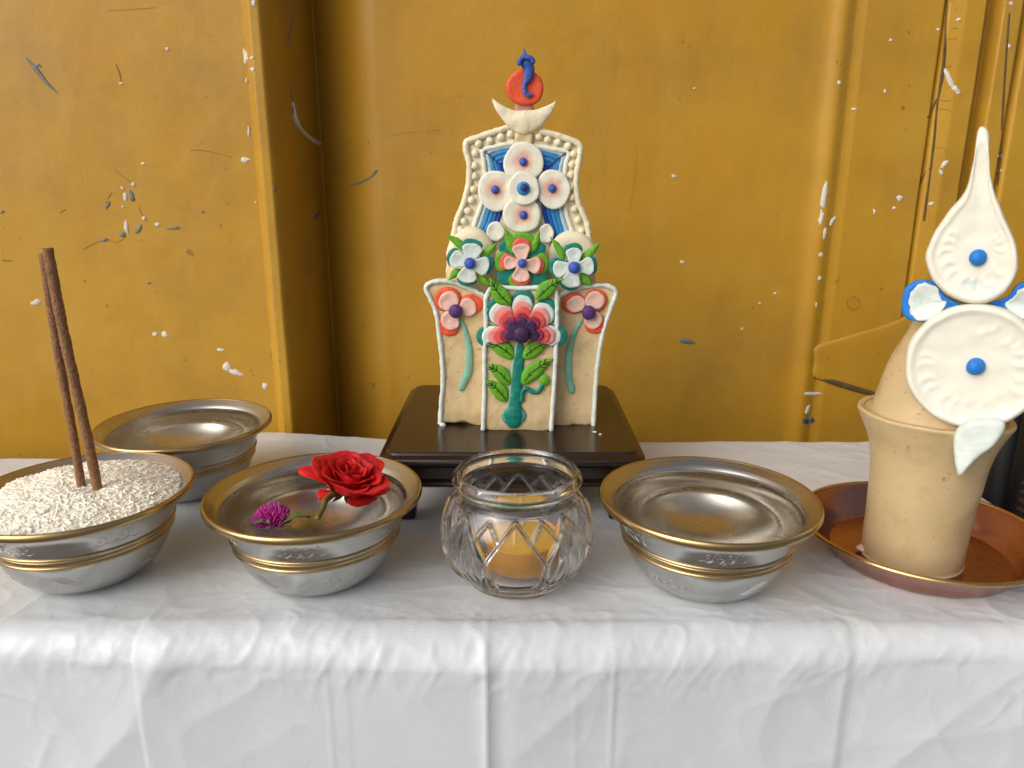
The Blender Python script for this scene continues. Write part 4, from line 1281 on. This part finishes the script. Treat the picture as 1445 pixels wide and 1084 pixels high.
# big flower on the centre slab
bc = z6(685, 805)
big = obj('big_flower', ball(FR2.at(*bc, .0080), PXM * 12.0, (1, .45, 1)), M['purple'], torma, rough=.0002, rscale=300)
hol = []
for k in range(26):
    a = k * 2.39996; r = 9.6 * math.sqrt((k + .5) / 26)
    q = (bc[0] + r * math.cos(a), bc[1] + r * math.sin(a))
    hh = .0080 + PXM * 12.0 * .45 * math.sqrt(max(0, 1 - (r / 12.0) ** 2))
    hol.append(ball(FR2.at(*q, hh - .00005), PXM * .85, (1, .35, 1), 8, 6))
obj('seed_hole', join(*hol), mat('black hole', (.006, .003, .008), rough=.8), big)
lay = [('teal', 1.0, 1.0), ('palewhite', .875, .90), ('rosepink', .755, .80), ('coral', .63, .70), ('maroon', .49, .56), ('purple', .38, .44)]
for (tip, hw) in (((705, 258), 15.5), ((262, 420), 17.5), ((1120, 430), 17.5), ((112, 860), 15.0), ((1262, 860), 15.0)):
    tp = np.array(z6(*tip)); c = np.array(bc)
    for k, (mn, s, wv) in enumerate(lay):
        q = c + (tp - c) * s
        obj('petal', petal_pad(FR2, c, q, hw * wv, -.0002 + k * .00105, .0017, inner=.12), M[mn], big, rough=.0002, rscale=300)
lf = [(z6(545, 445), z6(278, 98), 11, -.10), (z6(868, 372), z6(1226, 108), 10.5, -.10), (z2(462, 650), z2(326, 576), 11, .14), (z2(447, 768), z2(336, 680), 10, .12), (z2(432, 845), z2(336, 750), 10, .10), (z2(505, 650), z2(634, 573), 10.5, -.12), (z2(500, 765), z2(640, 655), 11, -.12)]
for k, (a, b, w, bn) in enumerate(lf):
    obj('leaf', leaf_geo(FR2, a, b, w, .0006 if k > 1 else .0020, t=.0017, bend=bn * .6), [M['green'], M['vein']], big, rough=.00018, rscale=400)
obj('stem', tube(P(FR2, [z2(487, 572), z2(486, 620), z2(482, 700), z2(474, 790), z2(468, 860), z2(462, 905), z2(460, 935)], .0008), [PXM * k for k in (4.5, 6.5, 7.8, 8.2, 9.0, 14.5, 12.0)], nrm=(0, -1, 0), flat=.33, n=16, m=70), M['teal'], big, rough=.0003, rscale=300)
obj('stem_edge', tube(P(FR2, [z2(478, 582), z2(466, 650), z2(452, 740), z2(446, 830), z2(434, 880)], .0010), [PXM * k for k in (2.2, 2.6, 2.6, 2.6, 2.0)], nrm=(0, -1, 0), flat=.7, n=8, m=40), M['mint'], big, rough=.0002, rscale=300)
smear = mat('teal smear', (.09, .34, .25), rough=.5, sss=.1, var=.35, vscale=220)
obj('smear', pad(FR2, [z2(470, 850), z2(500, 875), z2(515, 905), z2(508, 935), z2(470, 955), z2(425, 950), z2(408, 920), z2(425, 885)], -.0004, .0018, n=36, edge=.5), smear, big, rough=.0005, rscale=250)
obj('tendril', tube(P(FR2, [z2(498, 842), z2(502, 806), z2(518, 788), z2(540, 802), z2(566, 806), z2(582, 790), z2(594, 768)], .0012), PXM * 3.3, nrm=(0, -1, 0), flat=.8, n=10, m=60), M['teal'], big, rough=.0002, rscale=300)
bud = obj('bud', ball(FR2.at(*z2(600, 752), .0012), PXM * 8.0, (1, .5, 1.1)), M['green'], big, rough=.0003, rscale=500)
vb = [tube(P(FR2, [z2(600 + 14 * math.cos(a), 752 + 16 * math.sin(a)), z2(598 + 4 * math.cos(a), 754 + 4 * math.sin(a))], .0026), PXM * .5, nrm=(0, -1, 0), n=6, m=6) for a in (0.4, 1.6, 2.7, 3.9, 5.2)]
obj('vein', join(*vb), M['vein'], bud)

# crumbs
for (px, py, s, lab) in ((839, 611, .0011, 'white dough crumb on the stand, right of the sculpture and nearer it'), (847, 614, .0008, 'white dough crumb on the stand, farther right of the sculpture')):
    p = hit(px, py, (0, 0, SZ), (0, 0, 1))
    tag(obj('crumb', ball(p + np.array([0, 0, s * .5]), s, (1.3, .8, .5), 8, 6), M['white'], rough=.0004, rscale=900), lab, 'crumb', 'dough crumbs on the stand')

# ------------------------------------------------------------------ copper plate and dough offering on the right
OC = np.array([.2185, .3700])
PC = (OC[0] + .006, OC[1] + .006, 0.0)
plate = thing('copper_plate', 'shallow copper plate with a brassy rim under the beige dough offering', 'plate', PC)
PR = .0620
obj('dish', lathe(smooth_prof([(.0003, .0010), (.036, .0009), (.044, .0), (.0465, .0008), (.052, .0075), (.0585, .0135), (PR - .0012, .0160), (PR - .0010, .0168), (.0580, .0148), (.0515, .0088), (.0455, .0026), (.040, .0020), (.0003, .0020)], 80), PC, 128), M['copper'], plate, origin=PC)
obj('rim', lathe(torus_prof(PR - .0006, .0165, .0013, .0012), PC, 128), M['platerim'], plate, origin=PC)

OZ = .0020
offer = thing('dough_offering', 'beige flared dough offering topped by a white teardrop and disc, on the copper plate', 'offering', (OC[0], OC[1], OZ))
AZ = R(31)
FN = (-math.sin(AZ), -math.cos(AZ), 0)
bp_ = [(r * .94, z * 1.14) for r, z in [(.0003, 0), (.0250, 0), (.0264, .0015), (.0268, .010), (.0266, .020), (.0272, .034), (.0285, .048), (.0310, .058), (.0345, .0655), (.0368, .0700), (.0376, .0716), (.0370, .0727), (.0345, .0724), (.0310, .0715), (.0003, .0722)]]


def wob(a, r, z):
    return .0008 * math.sin(2 * a + 1 + z * 30) + .0005 * math.sin(3 * a + z * 60) if r > .02 else 0


obj('body', lathe(smooth_prof(bp_, 90), (OC[0], OC[1], OZ), 96, wob), M['dough2'], offer, rough=.0004, rscale=80)
cp_ = [(.0285, .0812), (.0280, .0840), (.0262, .094), (.0235, .106), (.0200, .116), (.0160, .126), (.0120, .138), (.0080, .155), (.004, .175), (.0003, .180)]
obj('cone', lathe(smooth_prof(cp_, 50), (OC[0], OC[1] + .001, OZ), 72, wob), M['dough2'], offer, rough=.0004, rscale=80)
FD = Frame(np.array([OC[0], OC[1], 0]) + np.array(FN) * .0285, FN)


def press(marks, amp, rim=.0015):
    """thumbnail crescents pressed into the face, plus the turned-up edge"""
    cs = []
    for deg, rad, size in marks:
        a = R(deg + RNG.uniform(-4, 4)); rad += RNG.uniform(-.03, .03)
        cs.append((rad * math.cos(a), rad * math.sin(a), a - PI / 2 + RNG.uniform(-.3, .3), size * RNG.uniform(.85, 1.15)))

    def f(s, a):
        x, y = s * math.cos(a), s * math.sin(a)
        h = rim * math.exp(-((s - .92) / .07) ** 2)
        for cx_, cy_, t, q in cs:
            dx, dy = x - cx_, y - cy_
            d = math.hypot(dx, dy)
            if d > q * 2.2: continue
            k = math.cos(math.atan2(dy, dx) - t)
            h += amp * math.exp(-((d - q) / (q * .35)) ** 2) * max(0, k) - amp * .6 * math.exp(-(d / (q * .7)) ** 2)
        return h
    return f


disc_c = (1377, 517)
obj('disc', pad(FD, ellipse(disc_c[0], disc_c[1], 101, 88, 0, 24), -.0035, .0050, n=144, edge=.07, relief=press([(d, .68, .13) for d in list(range(-15, 100, 16)) + list(range(178, 330, 17))], .00055), dome=-.0012, nin=34), M['ivory'], offer, rough=.0003, rscale=120)
obj('button', ball(FD.at(1377, 516, .0022), .0041, (1, .8, 1)), M['sky'], offer, rough=.0002, rscale=300)
FT = Frame(np.array([OC[0], OC[1], 0]) + np.array(FN) * .0275, FN)
drop = [(1387, 179), (1395, 188), (1397, 225), (1400, 258), (1413, 295), (1429, 330), (1437, 362), (1432, 393), (1412, 418), (1380, 429), (1345, 421), (1317, 397), (1306, 367), (1314, 335), (1336, 303), (1362, 268), (1373, 232), (1377, 200), (1380, 185)]
obj('teardrop', pad(FT, drop, -.003, .0050, n=150, edge=.13, center=(1378, 355), relief=press([(d, .62, .12) for d in list(range(20, 80, 20)) + list(range(150, 330, 22))], .00050, .0012), dome=-.0012, nin=34), M['drop'], offer, origin=FT.at(1380, 364, .002), rough=.0003, rscale=120)
obj('button', ball(FT.at(1380, 363, .0022), .0038, (1, .8, 1)), M['sky'], offer, rough=.0002, rscale=300)


def cup_petal(out, inn_, tip):
    b = obj('petal', pad(FT, out, -.0062, .0034, n=44, edge=.2, dome=-.0022), M['sky'], offer, rough=.0003, rscale=200)
    obj('lining', pad(FT, inn_, -.0048, .0026, n=40, edge=.2, dome=-.0026, jag=.00022), M['rope'], b, rough=.0003, rscale=200)


cup_petal([(1272, 425), (1276, 407), (1296, 396), (1318, 400), (1334, 420), (1356, 433), (1358, 440), (1330, 450), (1310, 457), (1288, 456), (1275, 445)],
          [(1282, 425), (1285, 412), (1300, 402), (1320, 407), (1328, 424), (1337, 430), (1320, 448), (1300, 455), (1286, 446)], None)
cup_petal([(1478, 432), (1474, 412), (1456, 398), (1436, 404), (1422, 420), (1392, 432), (1396, 440), (1420, 447), (1438, 458), (1458, 460), (1474, 450)],
          [(1470, 432), (1467, 416), (1452, 406), (1436, 412), (1428, 424), (1418, 432), (1430, 446), (1446, 454), (1464, 448)], None)
FG = Frame(np.array([OC[0], OC[1], 0]) + np.array(FN) * .0350, FN)
obj('tongue', pad(FG, [(1345, 625), (1350, 608), (1368, 596), (1393, 592), (1415, 594), (1420, 604), (1410, 622), (1390, 640), (1372, 656), (1355, 675), (1348, 664)], -.0050, .0058, n=50, edge=.25, center=(1376, 620)), M['rope'], offer, rough=.0003, rscale=150)
dp = hit(1219, 774, (0, 0, .004), (0, 0, 1))
tag(obj('dough_dab', ball(dp, .0035, (1.2, 1, .6), 12, 8), M['dab'], rough=.0006, rscale=250), 'pale pink dab of dough on the copper plate, left of the offering', 'dough')

# ------------------------------------------------------------------ black bag beyond the table at the right
bag = thing('bag', 'black bag beyond the table at the right edge, behind the dough offering', 'bag', (.46, .50, -.745))


def bag_fn(a, r, z):
    return .006 * math.sin(5 * a + z * 6) + .004 * math.sin(11 * a + 1) + .010 * math.sin(z * 16 + a)


bg = lathe(smooth_prof([(.0003, -.745), (.12, -.745), (.135, -.72), (.130, -.5), (.125, -.2), (.115, 0), (.108, .07), (.095, .098), (.06, .108), (.0003, .110)], 60), (.462, .520, 0), 64, bag_fn)
obj('sack', bg, M['black'], bag)
obj('seam', tube([(.345, .497, .085), (.343, .490, .04), (.341, .488, 0), (.340, .487, -.1)], .006, n=10), M['black'], bag)
o = obj('brown_block', box(.333, .352, .432, .452, -.012, .0165, .003), M['brown_block'], bag)  # brown ridged block of unknown kind, only grouped under the bag
for k in range(4):
    obj('ridge', box(.3315, .3535, .4305, .4535, -.009 + k * .006, -.0065 + k * .006, .0008), M['brown_block'], o)
obj('chrome_ring', tube([(.333 + .016 * (1 - math.cos(a)), .415 + .014 * math.sin(a), -.012 + .008 * math.sin(a)) for a in np.linspace(0, 2 * PI, 20)], .0032, n=12, m=50), M['chrome'], bag)  # chrome ring of an unidentified piece, only grouped under the bag

# ------------------------------------------------------------------ light, sky, camera
scn = bpy.context.scene
w = bpy.data.worlds.new('World'); scn.world = w; w.use_nodes = True
N, L = w.node_tree.nodes, w.node_tree.links
SUN = np.array([-.70, -.62, .56]); SUN /= np.linalg.norm(SUN)
el = math.asin(SUN[2]); rot = math.atan2(SUN[0], SUN[1])
sky = N.new('ShaderNodeTexSky'); sky.sky_type = 'NISHITA'; sky.sun_disc = False
sky.sun_elevation = el; sky.sun_rotation = rot
sky.air_density = 1.0; sky.dust_density = 5.0; sky.ozone_density = 1.0
hs = N.new('ShaderNodeHueSaturation'); hs.inputs['Saturation'].default_value = .45     # overcast
L.new(sky.outputs[0], hs.inputs['Color']); L.new(hs.outputs[0], N['Background'].inputs['Color'])
N['Background'].inputs['Strength'].default_value = .12
sl = bpy.data.lights.new('sun', 'SUN'); sl.energy = 1.15; sl.angle = R(60); sl.color = (1, .97, .93)
so = bpy.data.objects.new('sun', sl); C.objects.link(so)
so.rotation_euler = Vector(SUN).to_track_quat('Z', 'Y').to_euler(); so.location = (-2, -1.5, 2.5)

cd = bpy.data.cameras.new('camera'); co = bpy.data.objects.new('camera', cd); C.objects.link(co)
co.location = CAM; co.rotation_euler = (PI / 2 - PITCH, 0, 0)
cd.sensor_width = 36; cd.lens = FPX / 1445 * 36; cd.clip_start = .01; cd.clip_end = 200
cd.dof.use_dof = True; cd.dof.focus_distance = .43; cd.dof.aperture_fstop = 14
scn.camera = co
scn.view_settings.view_transform = 'Standard'; scn.view_settings.look = 'None'
scn.view_settings.exposure = .02; scn.view_settings.gamma = 1
scn.cycles.max_bounces = 16; scn.cycles.transmission_bounces = 14; scn.cycles.transparent_max_bounces = 16; scn.cycles.glossy_bounces = 6
scn.render.resolution_x, scn.render.resolution_y = 1024, 768
